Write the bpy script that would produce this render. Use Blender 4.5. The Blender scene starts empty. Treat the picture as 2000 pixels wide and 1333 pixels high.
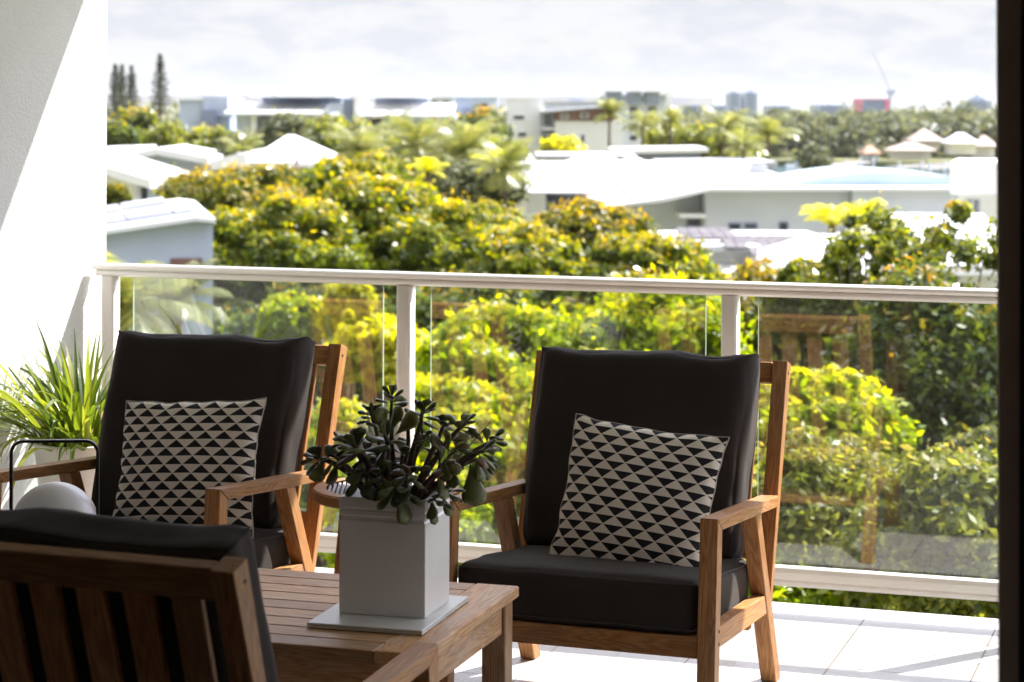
import bpy, bmesh, math, random
import numpy as np
from mathutils import Vector, Matrix, noise
R = math.radians
random.seed(7); np.random.seed(7)
S = bpy.context.scene
COL = S.collection

# ------------------------------------------------------------------ camera
EYE = 1.553; FPX = 4300.0; HY = 205.0
YAW = math.atan(1430/4300.0); ROLL = R(0.2)
fw = Vector((-math.sin(YAW), math.cos(YAW), 0)); rt = Vector((math.cos(YAW), math.sin(YAW), 0)); up = Vector((0, 0, 1))
cr, sr = math.cos(ROLL), math.sin(ROLL)
cx_ = rt*cr + up*sr; cy_ = up*cr - rt*sr; cz_ = -fw
cam = bpy.data.objects.new('camera', bpy.data.cameras.new('camera')); COL.objects.link(cam)
M = Matrix((cx_, cy_, cz_)).transposed().to_4x4(); M.translation = (0, 0, EYE)
cam.matrix_world = M
cd = cam.data
cd.sensor_width = 36; cd.lens = FPX/2000*36; cd.shift_y = -(666.5-HY)/2000
cd.clip_start = 0.1; cd.clip_end = 9000
cd.dof.use_dof = True; cd.dof.focus_distance = 5.6; cd.dof.aperture_fstop = 6.2
cd.dof.aperture_blades = 0
S.camera = cam

def at(px, py, D):
    """world point that lies D metres out along the view axis"""
    dx, dy = px-1000, py-HY
    x = dx*cr+dy*sr; y = -dx*sr+dy*cr
    return Vector((0, 0, EYE)) + (fw + rt*(x/FPX) - up*(y/FPX))*D

# ------------------------------------------------------------------ sky, sun, exposure
SUNV = Vector((0.78, 1.0, 1.45)).normalized()
w = bpy.data.worlds.new('World'); S.world = w; w.use_nodes = True
nt = w.node_tree; nt.nodes.clear()
def N(nt, t, **k):
    n = nt.nodes.new(t)
    for a, b in k.items(): setattr(n, a, b)
    return n
out = N(nt, 'ShaderNodeOutputWorld'); bg = N(nt, 'ShaderNodeBackground')
sky = N(nt, 'ShaderNodeTexSky', sky_type='NISHITA')
sky.sun_disc = False; sky.sun_elevation = math.asin(SUNV.z); sky.sun_rotation = math.atan2(SUNV.x, SUNV.y)
sky.air_density = 1.0; sky.dust_density = 1.5; sky.altitude = 10
tc = N(nt, 'ShaderNodeTexCoord'); sx = N(nt, 'ShaderNodeSeparateXYZ')
nt.links.new(tc.outputs['Generated'], sx.inputs[0])
def mth(nt, op, a, b=None, clamp=False):
    n = N(nt, 'ShaderNodeMath', operation=op); n.use_clamp = clamp
    for i, v in enumerate((a, b)):
        if v is None: continue
        if isinstance(v, (int, float)): n.inputs[i].default_value = v
        else: nt.links.new(v, n.inputs[i])
    return n.outputs[0]
zz = mth(nt, 'ADD', mth(nt, 'MAXIMUM', sx.outputs[2], 0.0), 0.16)
u_ = mth(nt, 'DIVIDE', sx.outputs[0], zz); v_ = mth(nt, 'DIVIDE', sx.outputs[1], zz)
cb = N(nt, 'ShaderNodeCombineXYZ'); nt.links.new(u_, cb.inputs[0]); nt.links.new(v_, cb.inputs[1])
n1 = N(nt, 'ShaderNodeTexNoise'); n1.inputs['Scale'].default_value = 1.6; n1.inputs['Detail'].default_value = 7; n1.inputs['Roughness'].default_value = 0.55
nt.links.new(cb.outputs[0], n1.inputs['Vector'])
cr1 = N(nt, 'ShaderNodeValToRGB'); cr1.color_ramp.elements[0].position = 0.25; cr1.color_ramp.elements[1].position = 0.45; cr1.color_ramp.elements[0].color = (.85, .85, .85, 1)
nt.links.new(n1.outputs[0], cr1.inputs[0])
n2 = N(nt, 'ShaderNodeTexNoise'); n2.inputs['Scale'].default_value = 27; n2.inputs['Detail'].default_value = 8; n2.inputs['Distortion'].default_value = 0.25; n2.inputs['Roughness'].default_value = 0.6
cb2 = N(nt, 'ShaderNodeVectorMath', operation='MULTIPLY'); cb2.inputs[1].default_value = (1.0, 1.0, 3.1); nt.links.new(tc.outputs['Generated'], cb2.inputs[0])
nt.links.new(cb2.outputs[0], n2.inputs['Vector'])
cr2 = N(nt, 'ShaderNodeValToRGB')
cr2.color_ramp.elements[0].position = 0.40; cr2.color_ramp.elements[0].color = (4.3, 4.45, 4.8, 1)
cr2.color_ramp.elements[1].position = 0.55; cr2.color_ramp.elements[1].color = (5.0, 5.05, 5.15, 1)
nt.links.new(n2.outputs[0], cr2.inputs[0])
mx = N(nt, 'ShaderNodeMix', data_type='RGBA')
nt.links.new(cr1.outputs[0], mx.inputs[0]); nt.links.new(sky.outputs[0], mx.inputs[6]); nt.links.new(cr2.outputs[0], mx.inputs[7])
# unseen sky high near the sun brightened and blued to fill the shade
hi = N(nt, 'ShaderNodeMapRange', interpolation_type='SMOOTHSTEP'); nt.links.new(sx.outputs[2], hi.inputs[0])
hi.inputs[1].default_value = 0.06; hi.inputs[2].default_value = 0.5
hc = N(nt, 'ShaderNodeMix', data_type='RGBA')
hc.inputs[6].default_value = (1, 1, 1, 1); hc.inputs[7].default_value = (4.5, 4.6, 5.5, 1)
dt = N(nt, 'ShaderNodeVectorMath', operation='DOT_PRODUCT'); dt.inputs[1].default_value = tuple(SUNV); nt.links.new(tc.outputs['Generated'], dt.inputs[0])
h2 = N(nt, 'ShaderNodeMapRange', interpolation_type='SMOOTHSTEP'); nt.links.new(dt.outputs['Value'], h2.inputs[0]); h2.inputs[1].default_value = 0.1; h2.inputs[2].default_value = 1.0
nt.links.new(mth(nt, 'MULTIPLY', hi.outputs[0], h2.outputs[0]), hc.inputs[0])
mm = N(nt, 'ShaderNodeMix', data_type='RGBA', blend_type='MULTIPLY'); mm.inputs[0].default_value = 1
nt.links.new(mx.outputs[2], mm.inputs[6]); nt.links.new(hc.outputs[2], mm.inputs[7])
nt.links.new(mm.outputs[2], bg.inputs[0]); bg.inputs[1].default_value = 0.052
nt.links.new(bg.outputs[0], out.inputs[0])

sun = bpy.data.objects.new('sun', bpy.data.lights.new('sun', 'SUN')); COL.objects.link(sun)
sun.data.energy = 3.6; sun.data.angle = R(0.55); sun.data.color = (1.0, 0.955, 0.88)
sun.rotation_euler = SUNV.to_track_quat('Z', 'Y').to_euler()
S.view_settings.view_transform = 'Standard'; S.view_settings.look = 'None'
S.view_settings.exposure = 1.80; S.view_settings.gamma = 1
S.render.engine = 'CYCLES'; S.cycles.use_denoising = True
S.cycles.max_bounces = 10; S.cycles.diffuse_bounces = 5; S.cycles.transparent_max_bounces = 12
S.cycles.transmission_bounces = 8; S.cycles.glossy_bounces = 4
S.cycles.caustics_reflective = False; S.cycles.caustics_refractive = False
S.cycles.sample_clamp_indirect = 6

# ------------------------------------------------------------------ helpers
def tag(o, label=None, cat=None, group=None, kind=None):
    if label: o['label'] = label
    if cat: o['category'] = cat
    if group: o['group'] = group
    if kind: o['kind'] = kind
    return o
def empty(name, loc, rz=0.0, label=None, cat=None, group=None):
    o = bpy.data.objects.new(name, None); COL.objects.link(o); o.empty_display_size = 0.1
    o.location = loc; o.rotation_euler = (0, 0, rz)
    return tag(o, label, cat, group)
def link(name, me, mat=None, parent=None, smooth=False):
    o = bpy.data.objects.new(name, me); COL.objects.link(o)
    if mat is not None: me.materials.append(mat)
    if parent is not None: o.parent = parent
    if smooth: me.polygons.foreach_set('use_smooth', [True]*len(me.polygons))
    return o
def bmo(name, bm, mat=None, parent=None, smooth=False):
    bmesh.ops.recalc_face_normals(bm, faces=bm.faces)
    me = bpy.data.meshes.new(name); bm.to_mesh(me); bm.free()
    return link(name, me, mat, parent, smooth)
def copy_tree(o, parent=None):
    c = o.copy(); COL.objects.link(c); c.parent = parent
    for ch in list(o.children): copy_tree(ch, c)
    return c
def box(bm, x0, x1, y0, y1, z0, z1, bev=0.0, rot=None, seg=1):
    v = [bm.verts.new((x, y, z)) for x in (x0, x1) for y in (y0, y1) for z in (z0, z1)]
    F = [(0, 1, 3, 2), (4, 6, 7, 5), (0, 4, 5, 1), (2, 3, 7, 6), (0, 2, 6, 4), (1, 5, 7, 3)]
    fs = [bm.faces.new([v[i] for i in f]) for f in F]
    if rot is not None: bmesh.ops.transform(bm, matrix=rot, verts=v)
    if bev > 0:
        es = list({e for f in fs for e in f.edges})
        bmesh.ops.bevel(bm, geom=es, offset=bev, segments=seg, affect='EDGES', profile=0.6)
def prism(bm, poly, a0, a1, axis=0, bev=0.0):
    """poly of (p,q) pairs in the plane across `axis`, extruded from a0 to a1"""
    def P(p, q, a):
        return (a, p, q) if axis == 0 else ((p, a, q) if axis == 1 else (p, q, a))
    A = [bm.verts.new(P(p, q, a0)) for p, q in poly]; B = [bm.verts.new(P(p, q, a1)) for p, q in poly]
    fs = [bm.faces.new(A), bm.faces.new(B[::-1])]
    n = len(poly)
    for i in range(n): fs.append(bm.faces.new((A[i], B[i], B[(i+1) % n], A[(i+1) % n])))
    if bev > 0:
        bmesh.ops.recalc_face_normals(bm, faces=fs)
        es = list({e for f in fs for e in f.edges})
        bmesh.ops.bevel(bm, geom=es, offset=bev, segments=2, affect='EDGES', profile=0.6)
def grain(name, bm, mat, parent, d):
    """object whose local X follows the length d of a board, so the grain follows the board"""
    bmesh.ops.recalc_face_normals(bm, faces=bm.faces)
    me = bpy.data.meshes.new(name); bm.to_mesh(me); bm.free()
    n = len(me.vertices); co = np.empty(n*3); me.vertices.foreach_get('co', co); co = co.reshape(-1, 3)
    c = Vector(co.mean(0)); X = Vector(d).normalized()
    Y = Vector((0, 1, 0)) if abs(X.y) < 0.8 else Vector((1, 0, 0))
    Z = X.cross(Y).normalized(); Y = Z.cross(X)
    Rm = Matrix((X, Y, Z)).transposed()
    co = (co - np.array(c)) @ np.array(Rm)
    me.vertices.foreach_set('co', co.ravel()); me.update()
    o = link(name, me, mat, parent)
    T = Rm.to_4x4(); T.translation = c; o.matrix_local = T
    return o
def tube(bm, pts, rad, seg=8, cap=True):
    pts = [Vector(p) for p in pts]; n = len(pts)
    if not isinstance(rad, (list, tuple)): rad = [rad]*n
    rings = []; prev = None
    for i, p in enumerate(pts):
        t = (pts[min(i+1, n-1)] - pts[max(i-1, 0)]).normalized()
        if prev is None: a = t.orthogonal().normalized()
        else: a = (prev - t*prev.dot(t)).normalized()
        prev = a; b = t.cross(a)
        rings.append([bm.verts.new(p + (a*math.cos(k*2*math.pi/seg)+b*math.sin(k*2*math.pi/seg))*rad[i]) for k in range(seg)])
    for i in range(n-1):
        for k in range(seg):
            bm.faces.new((rings[i][k], rings[i][(k+1) % seg], rings[i+1][(k+1) % seg], rings[i+1][k]))
    if cap: bm.faces.new(rings[0][::-1]); bm.faces.new(rings[-1])
def lathe(bm, prof, seg=48, loc=(0, 0, 0)):
    rings = []
    for r, z in prof:
        rings.append([bm.verts.new((loc[0]+max(r, 1e-4)*math.cos(k*2*math.pi/seg), loc[1]+max(r, 1e-4)*math.sin(k*2*math.pi/seg), loc[2]+z)) for k in range(seg)])
    for i in range(len(prof)-1):
        for k in range(seg):
            bm.faces.new((rings[i][k], rings[i][(k+1) % seg], rings[i+1][(k+1) % seg], rings[i+1][k]))
    bm.faces.new(rings[0][::-1]); bm.faces.new(rings[-1])
def quads(name, co, tip=None, mat=None, parent=None, k=4, smooth=False):
    """mesh of len(co)/k separate k-gons; co is an (N*k,3) array"""
    n = len(co)//k
    me = bpy.data.meshes.new(name)
    me.vertices.add(n*k); me.vertices.foreach_set('co', np.asarray(co, dtype=np.float32).ravel())
    me.loops.add(n*k); me.loops.foreach_set('vertex_index', np.arange(n*k, dtype=np.int32))
    me.polygons.add(n); me.polygons.foreach_set('loop_start', np.arange(0, n*k, k, dtype=np.int32))
    try: me.polygons.foreach_set('loop_total', np.full(n, k, dtype=np.int32))
    except Exception: pass
    me.update(calc_edges=True)
    if tip is not None:
        a = me.attributes.new('tip', 'FLOAT', 'FACE'); a.data.foreach_set('value', np.asarray(tip, dtype=np.float32))
    return link(name, me, mat, parent, smooth)

# ------------------------------------------------------------------ materials
def mat(name, col=(0.5, 0.5, 0.5), rough=0.6, spec=0.5, metal=0.0):
    m = bpy.data.materials.new(name); m.use_nodes = True
    b = m.node_tree.nodes['Principled BSDF']
    b.inputs['Base Color'].default_value = (*col, 1); b.inputs['Roughness'].default_value = rough
    b.inputs['Specular IOR Level'].default_value = spec; b.inputs['Metallic'].default_value = metal
    return m
def ramp(nt, fac, stops):
    r = N(nt, 'ShaderNodeValToRGB'); e = r.color_ramp.elements
    while len(e) < len(stops): e.new(0.5)
    for i, (p, c) in enumerate(stops): e[i].position = p; e[i].color = (*c, 1)
    nt.links.new(fac, r.inputs[0]); return r.outputs[0]
def vary(m, c1, c2, scale=3.0, detail=5, coord='Object', bump=0.0, bscale=None, stretch=(1, 1, 1), lo=0.35, hi=0.65):
    nt = m.node_tree; b = nt.nodes['Principled BSDF']
    tc = N(nt, 'ShaderNodeTexCoord'); mp = N(nt, 'ShaderNodeMapping'); mp.inputs['Scale'].default_value = stretch
    nt.links.new(tc.outputs[coord], mp.inputs[0])
    n = N(nt, 'ShaderNodeTexNoise'); n.inputs['Scale'].default_value = scale; n.inputs['Detail'].default_value = detail
    nt.links.new(mp.outputs[0], n.inputs['Vector'])
    nt.links.new(ramp(nt, n.outputs[0], [(lo, c1), (hi, c2)]), b.inputs['Base Color'])
    if bump > 0:
        n2 = N(nt, 'ShaderNodeTexNoise'); n2.inputs['Scale'].default_value = bscale or scale*8; n2.inputs['Detail'].default_value = 4
        nt.links.new(mp.outputs[0], n2.inputs['Vector'])
        bp = N(nt, 'ShaderNodeBump'); bp.inputs['Strength'].default_value = bump; bp.inputs['Distance'].default_value = 0.01
        nt.links.new(n2.outputs[0], bp.inputs['Height']); nt.links.new(bp.outputs[0], b.inputs['Normal'])
    return m
def wood(name, dark, mid, light, grey=None, greyamt=0.0, rough=0.5):
    m = mat(name, mid, rough, 0.28); nt = m.node_tree; b = nt.nodes['Principled BSDF']
    tc = N(nt, 'ShaderNodeTexCoord'); oi = N(nt, 'ShaderNodeObjectInfo')
    off = N(nt, 'ShaderNodeVectorMath', operation='MULTIPLY_ADD')
    cbx = N(nt, 'ShaderNodeCombineXYZ')
    for i in range(3): nt.links.new(oi.outputs['Random'], cbx.inputs[i])
    off.inputs[1].default_value = (13.1, 7.7, 9.3)
    nt.links.new(cbx.outputs[0], off.inputs[0]); nt.links.new(tc.outputs['Object'], off.inputs[2])
    mp = N(nt, 'ShaderNodeMapping'); mp.inputs['Scale'].default_value = (0.9, 9, 9); nt.links.new(off.outputs[0], mp.inputs[0])
    n0 = N(nt, 'ShaderNodeTexNoise'); n0.inputs['Scale'].default_value = 1.6; n0.inputs['Detail'].default_value = 3
    nt.links.new(mp.outputs[0], n0.inputs['Vector'])
    # rings: distance field bent by noise
    wv = mth(nt, 'MULTIPLY', n0.outputs[0], 21.0); wv = mth(nt, 'FRACT', wv)
    wv = mth(nt, 'PINGPONG', wv, 0.5); wv = mth(nt, 'MULTIPLY', wv, 2.0)
    mp2 = N(nt, 'ShaderNodeMapping'); mp2.inputs['Scale'].default_value = (6, 150, 150); nt.links.new(off.outputs[0], mp2.inputs[0])
    n1 = N(nt, 'ShaderNodeTexNoise'); n1.inputs['Scale'].default_value = 2.0; n1.inputs['Detail'].default_value = 4; n1.inputs['Roughness'].default_value = 0.7
    nt.links.new(mp2.outputs[0], n1.inputs['Vector'])
    f = mth(nt, 'ADD', mth(nt, 'MULTIPLY', wv, 0.22), mth(nt, 'MULTIPLY', n1.outputs[0], 0.82))
    c = ramp(nt, f, [(0.2, dark), (0.5, mid), (0.8, light)])
    if grey:
        mp3 = N(nt, 'ShaderNodeMapping'); mp3.inputs['Scale'].default_value = (2, 9, 9); nt.links.new(off.outputs[0], mp3.inputs[0])
        n3 = N(nt, 'ShaderNodeTexNoise'); n3.inputs['Scale'].default_value = 2.2; n3.inputs['Detail'].default_value = 5
        nt.links.new(mp3.outputs[0], n3.inputs['Vector'])
        g = N(nt, 'ShaderNodeMix', data_type='RGBA'); nt.links.new(c, g.inputs[6])
        gg = ramp(nt, f, [(0.25, tuple(x*0.6 for x in grey)), (0.7, grey)]); nt.links.new(gg, g.inputs[7])
        fa = mth(nt, 'MULTIPLY', mth(nt, 'SUBTRACT', n3.outputs[0], 0.38, True), greyamt*4, True)
        fa = mth(nt, 'MINIMUM', fa, 0.8)
        nt.links.new(fa, g.inputs[0]); c = g.outputs[2]
    # per board tone
    hs = N(nt, 'ShaderNodeHueSaturation'); nt.links.new(c, hs.inputs['Color'])
    nt.links.new(mth(nt, 'ADD', mth(nt, 'MULTIPLY', oi.outputs['Random'], 0.5), 0.74), hs.inputs['Value'])
    nt.links.new(hs.outputs[0], b.inputs['Base Color'])
    bp = N(nt, 'ShaderNodeBump'); bp.inputs['Strength'].default_value = 0.35; bp.inputs['Distance'].default_value = 0.0012
    nt.links.new(f, bp.inputs['Height']); nt.links.new(bp.outputs[0], b.inputs['Normal'])
    nt.links.new(mth(nt, 'ADD', mth(nt, 'MULTIPLY', n1.outputs[0], 0.3), rough-0.15), b.inputs['Roughness'])
    return m
TEAK = wood('teak', (0.13, 0.048, 0.014), (0.37, 0.160, 0.050), (0.55, 0.285, 0.105), (0.42, 0.29, 0.19), 0.28)
TEAKTOP = wood('weathered_teak', (0.17, 0.075, 0.028), (0.47, 0.245, 0.10), (0.66, 0.42, 0.225), (0.52, 0.40, 0.30), 0.45)
def fabric(name, col, scale=900, rough=0.9, bump=0.25):
    m = mat(name, col, rough, 0.25); nt = m.node_tree; b = nt.nodes['Principled BSDF']
    b.inputs['Sheen Weight'].default_value = 0.10; b.inputs['Sheen Roughness'].default_value = 0.4
    tc = N(nt, 'ShaderNodeTexCoord')
    n = N(nt, 'ShaderNodeTexNoise'); n.inputs['Scale'].default_value = scale; n.inputs['Detail'].default_value = 2
    nt.links.new(tc.outputs['Object'], n.inputs['Vector'])
    n4 = N(nt, 'ShaderNodeTexNoise'); n4.inputs['Scale'].default_value = 7; n4.inputs['Detail'].default_value = 5
    nt.links.new(tc.outputs['Object'], n4.inputs['Vector'])
    f = mth(nt, 'ADD', mth(nt, 'MULTIPLY', n.outputs[0], 0.6), mth(nt, 'MULTIPLY', n4.outputs[0], 0.4))
    nt.links.new(ramp(nt, f, [(0.3, tuple(c*0.7 for c in col)), (0.7, tuple(c*1.3 for c in col))]), b.inputs['Base Color'])
    bp = N(nt, 'ShaderNodeBump'); bp.inputs['Strength'].default_value = bump; bp.inputs['Distance'].default_value = 0.001
    nt.links.new(n.outputs[0], bp.inputs['Height']); nt.links.new(bp.outputs[0], b.inputs['Normal'])
    return m
CHAR = fabric('charcoal_canvas', (0.030, 0.0225, 0.0190), 520, 0.92, 0.5)
PIPE = fabric('charcoal_piping', (0.055, 0.045, 0.040))
def patterned(name, flip=False):
    m = mat(name, (0.6, 0.55, 0.47), 0.85, 0.2); nt = m.node_tree; b = nt.nodes['Principled BSDF']
    uv = N(nt, 'ShaderNodeUVMap'); s = N(nt, 'ShaderNodeSeparateXYZ'); nt.links.new(uv.outputs[0], s.inputs[0])
    P, H = 0.0585, 0.0238
    v = mth(nt, 'DIVIDE', s.outputs[1], H); u = mth(nt, 'DIVIDE', s.outputs[0], P)
    row = mth(nt, 'FLOOR', v); fv = mth(nt, 'FRACT', v)
    if flip: fv = mth(nt, 'SUBTRACT', 1.0, fv)
    fu = mth(nt, 'FRACT', mth(nt, 'ADD', u, mth(nt, 'MULTIPLY', row, 0.5)))
    d = mth(nt, 'ABSOLUTE', mth(nt, 'SUBTRACT', fu, 0.5))
    lim = mth(nt, 'SUBTRACT', mth(nt, 'MULTIPLY', mth(nt, 'SUBTRACT', 1.0, fv), 0.5), 0.012)
    k = mth(nt, 'LESS_THAN', d, lim)
    k2 = mth(nt, 'GREATER_THAN', fv, 0.03); k = mth(nt, 'MULTIPLY', k, k2)
    tc = N(nt, 'ShaderNodeTexCoord'); n = N(nt, 'ShaderNodeTexNoise'); n.inputs['Scale'].default_value = 700
    nt.links.new(tc.outputs['Object'], n.inputs['Vector'])
    cream = ramp(nt, n.outputs[0], [(0.3, (0.66, 0.58, 0.50)), (0.7, (0.80, 0.74, 0.66))])
    g = N(nt, 'ShaderNodeMix', data_type='RGBA'); nt.links.new(k, g.inputs[0]); nt.links.new(cream, g.inputs[6]); g.inputs[7].default_value = (0.018, 0.016, 0.018, 1)
    nt.links.new(g.outputs[2], b.inputs['Base Color'])
    bp = N(nt, 'ShaderNodeBump'); bp.inputs['Strength'].default_value = 0.2; bp.inputs['Distance'].default_value = 0.001
    nt.links.new(n.outputs[0], bp.inputs['Height']); nt.links.new(bp.outputs[0], b.inputs['Normal'])
    return m
def foliage(name, stops, trans=0.45, rough=0.4, tipcol=None, tips=0.75):
    m = bpy.data.materials.new(name); m.use_nodes = True; nt = m.node_tree; nt.nodes.clear()
    o = N(nt, 'ShaderNodeOutputMaterial'); g = N(nt, 'ShaderNodeNewGeometry')
    oi = N(nt, 'ShaderNodeObjectInfo')
    tc = N(nt, 'ShaderNodeTexCoord'); n = N(nt, 'ShaderNodeTexNoise'); n.inputs['Scale'].default_value = 0.9; n.inputs['Detail'].default_value = 2
    nt.links.new(tc.outputs['Object'], n.inputs['Vector'])
    f = mth(nt, 'ADD', mth(nt, 'MULTIPLY', g.outputs['Random Per Island'], 0.6), mth(nt, 'MULTIPLY', n.outputs[0], 0.4))
    c = ramp(nt, f, stops)
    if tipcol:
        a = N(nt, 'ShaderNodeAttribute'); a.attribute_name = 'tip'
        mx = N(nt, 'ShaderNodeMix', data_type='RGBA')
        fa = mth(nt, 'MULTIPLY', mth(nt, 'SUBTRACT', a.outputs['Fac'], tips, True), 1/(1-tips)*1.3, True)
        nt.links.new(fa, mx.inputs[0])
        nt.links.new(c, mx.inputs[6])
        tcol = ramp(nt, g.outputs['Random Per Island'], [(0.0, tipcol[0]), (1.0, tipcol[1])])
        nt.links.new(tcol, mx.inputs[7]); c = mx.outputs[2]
    p = N(nt, 'ShaderNodeBsdfPrincipled'); p.inputs['Roughness'].default_value = rough
    nt.links.new(c, p.inputs['Base Color'])
    hs = N(nt, 'ShaderNodeHueSaturation'); hs.inputs['Hue'].default_value = 0.485; hs.inputs['Saturation'].default_value = 1.1; hs.inputs['Value'].default_value = 2.3
    nt.links.new(c, hs.inputs['Color'])
    t = N(nt, 'ShaderNodeBsdfTranslucent'); nt.links.new(hs.outputs[0], t.inputs[0])
    ms = N(nt, 'ShaderNodeMixShader'); ms.inputs[0].default_value = trans
    nt.links.new(p.outputs[0], ms.inputs[1]); nt.links.new(t.outputs[0], ms.inputs[2]); nt.links.new(ms.outputs[0], o.inputs[0])
    return m
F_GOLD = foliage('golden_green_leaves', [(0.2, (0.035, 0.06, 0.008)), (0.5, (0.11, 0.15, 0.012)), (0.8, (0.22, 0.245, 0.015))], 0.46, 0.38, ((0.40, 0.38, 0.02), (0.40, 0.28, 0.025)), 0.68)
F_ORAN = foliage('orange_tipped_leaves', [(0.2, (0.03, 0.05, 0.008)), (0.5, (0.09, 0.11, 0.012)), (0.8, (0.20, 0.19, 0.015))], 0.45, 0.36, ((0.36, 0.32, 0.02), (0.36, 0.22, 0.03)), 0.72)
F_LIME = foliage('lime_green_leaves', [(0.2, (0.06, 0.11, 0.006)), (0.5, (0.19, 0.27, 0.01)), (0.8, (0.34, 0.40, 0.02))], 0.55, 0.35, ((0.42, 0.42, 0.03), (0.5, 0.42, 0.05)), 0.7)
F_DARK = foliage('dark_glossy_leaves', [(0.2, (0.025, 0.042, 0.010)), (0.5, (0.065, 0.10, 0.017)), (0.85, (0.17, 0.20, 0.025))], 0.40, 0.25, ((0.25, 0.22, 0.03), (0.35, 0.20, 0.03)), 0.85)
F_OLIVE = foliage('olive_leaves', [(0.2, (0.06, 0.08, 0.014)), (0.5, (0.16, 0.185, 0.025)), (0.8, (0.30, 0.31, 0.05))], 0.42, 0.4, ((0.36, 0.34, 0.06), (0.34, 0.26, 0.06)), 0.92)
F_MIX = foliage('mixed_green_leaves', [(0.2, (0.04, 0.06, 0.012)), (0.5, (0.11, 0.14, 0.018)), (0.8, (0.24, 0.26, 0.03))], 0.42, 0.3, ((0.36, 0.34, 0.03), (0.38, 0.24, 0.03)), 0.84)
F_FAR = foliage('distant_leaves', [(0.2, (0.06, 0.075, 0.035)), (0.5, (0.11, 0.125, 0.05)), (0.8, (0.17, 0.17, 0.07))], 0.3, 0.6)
F_YEL = foliage('yellow_leaves', [(0.2, (0.20, 0.22, 0.02)), (0.5, (0.40, 0.41, 0.02)), (0.8, (0.52, 0.50, 0.03))], 0.5, 0.4)
F_PALM = foliage('palm_fronds', [(0.2, (0.06, 0.08, 0.02)), (0.5, (0.14, 0.16, 0.035)), (0.8, (0.27, 0.26, 0.07))], 0.4, 0.35)
F_PINE = foliage('pine_needles', [(0.2, (0.04, 0.05, 0.035)), (0.8, (0.09, 0.10, 0.06))], 0.15, 0.6)
BARK = vary(mat('bark', (0.12, 0.09, 0.06), 0.9, 0.2), (0.07, 0.05, 0.035), (0.2, 0.16, 0.12), 6, bump=0.6, stretch=(1, 1, 0.3))
WHITE_R = vary(mat('white_render', (0.74, 0.73, 0.71), 0.85, 0.3), (0.65, 0.645, 0.64), (0.71, 0.705, 0.70), 2.5, bump=0.4, bscale=110)
ALU = vary(mat('powder_coated_aluminium', (0.86, 0.82, 0.77), 0.32, 0.5), (0.84, 0.80, 0.75), (0.88, 0.84, 0.79), 9)
WPAINT = vary(mat('white_paint', (0.78, 0.78, 0.77), 0.5, 0.4), (0.74, 0.74, 0.73), (0.80, 0.80, 0.79), 0.7)
BLUEW = vary(mat('pale_blue_cladding', (0.46, 0.52, 0.64), 0.6, 0.3), (0.43, 0.49, 0.61), (0.50, 0.56, 0.68), 0.5)
GREYW = vary(mat('grey_cladding', (0.22, 0.25, 0.36), 0.6, 0.3), (0.20, 0.23, 0.33), (0.25, 0.28, 0.39), 0.5)
BROWNW = vary(mat('brown_cladding', (0.20, 0.11, 0.09), 0.6, 0.3), (0.16, 0.09, 0.075), (0.24, 0.14, 0.11), 0.8)
COOLW = vary(mat('sky_tinted_white_paint', (0.60, 0.63, 0.70), 0.6, 0.3), (0.57, 0.60, 0.67), (0.63, 0.66, 0.73), 0.5)  # blue skylight on shaded white walls is mixed into this colour
ROOFW = vary(mat('white_metal_roof', (0.78, 0.78, 0.78), 0.35, 0.5), (0.74, 0.75, 0.76), (0.82, 0.82, 0.81), 0.8)
ROOFB = vary(mat('pale_blue_metal_roof', (0.38, 0.48, 0.54), 0.5, 0.4), (0.35, 0.45, 0.51), (0.42, 0.52, 0.58), 0.5)
ROOFG = vary(mat('grey_metal_roof', (0.38, 0.39, 0.42), 0.5, 0.5), (0.33, 0.34, 0.37), (0.45, 0.46, 0.49), 0.6)
ROOFT = vary(mat('terracotta_tiles', (0.40, 0.22, 0.13), 0.7, 0.3), (0.34, 0.18, 0.11), (0.46, 0.27, 0.17), 1.5)
ROOFP = vary(mat('pale_roof_tiles', (0.44, 0.35, 0.30), 0.7, 0.3), (0.38, 0.30, 0.26), (0.50, 0.40, 0.35), 1.5)
GREYL = vary(mat('light_grey_cladding', (0.34, 0.38, 0.48), 0.6, 0.3), (0.31, 0.35, 0.45), (0.37, 0.41, 0.51), 0.5)
GLASSD = mat('dark_window_glass', (0.03, 0.035, 0.045), 0.12, 0.8)
PANEL = vary(mat('solar_panel', (0.07, 0.06, 0.06), 0.5, 0.3), (0.05, 0.045, 0.05), (0.12, 0.10, 0.095), 2.0)
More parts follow.
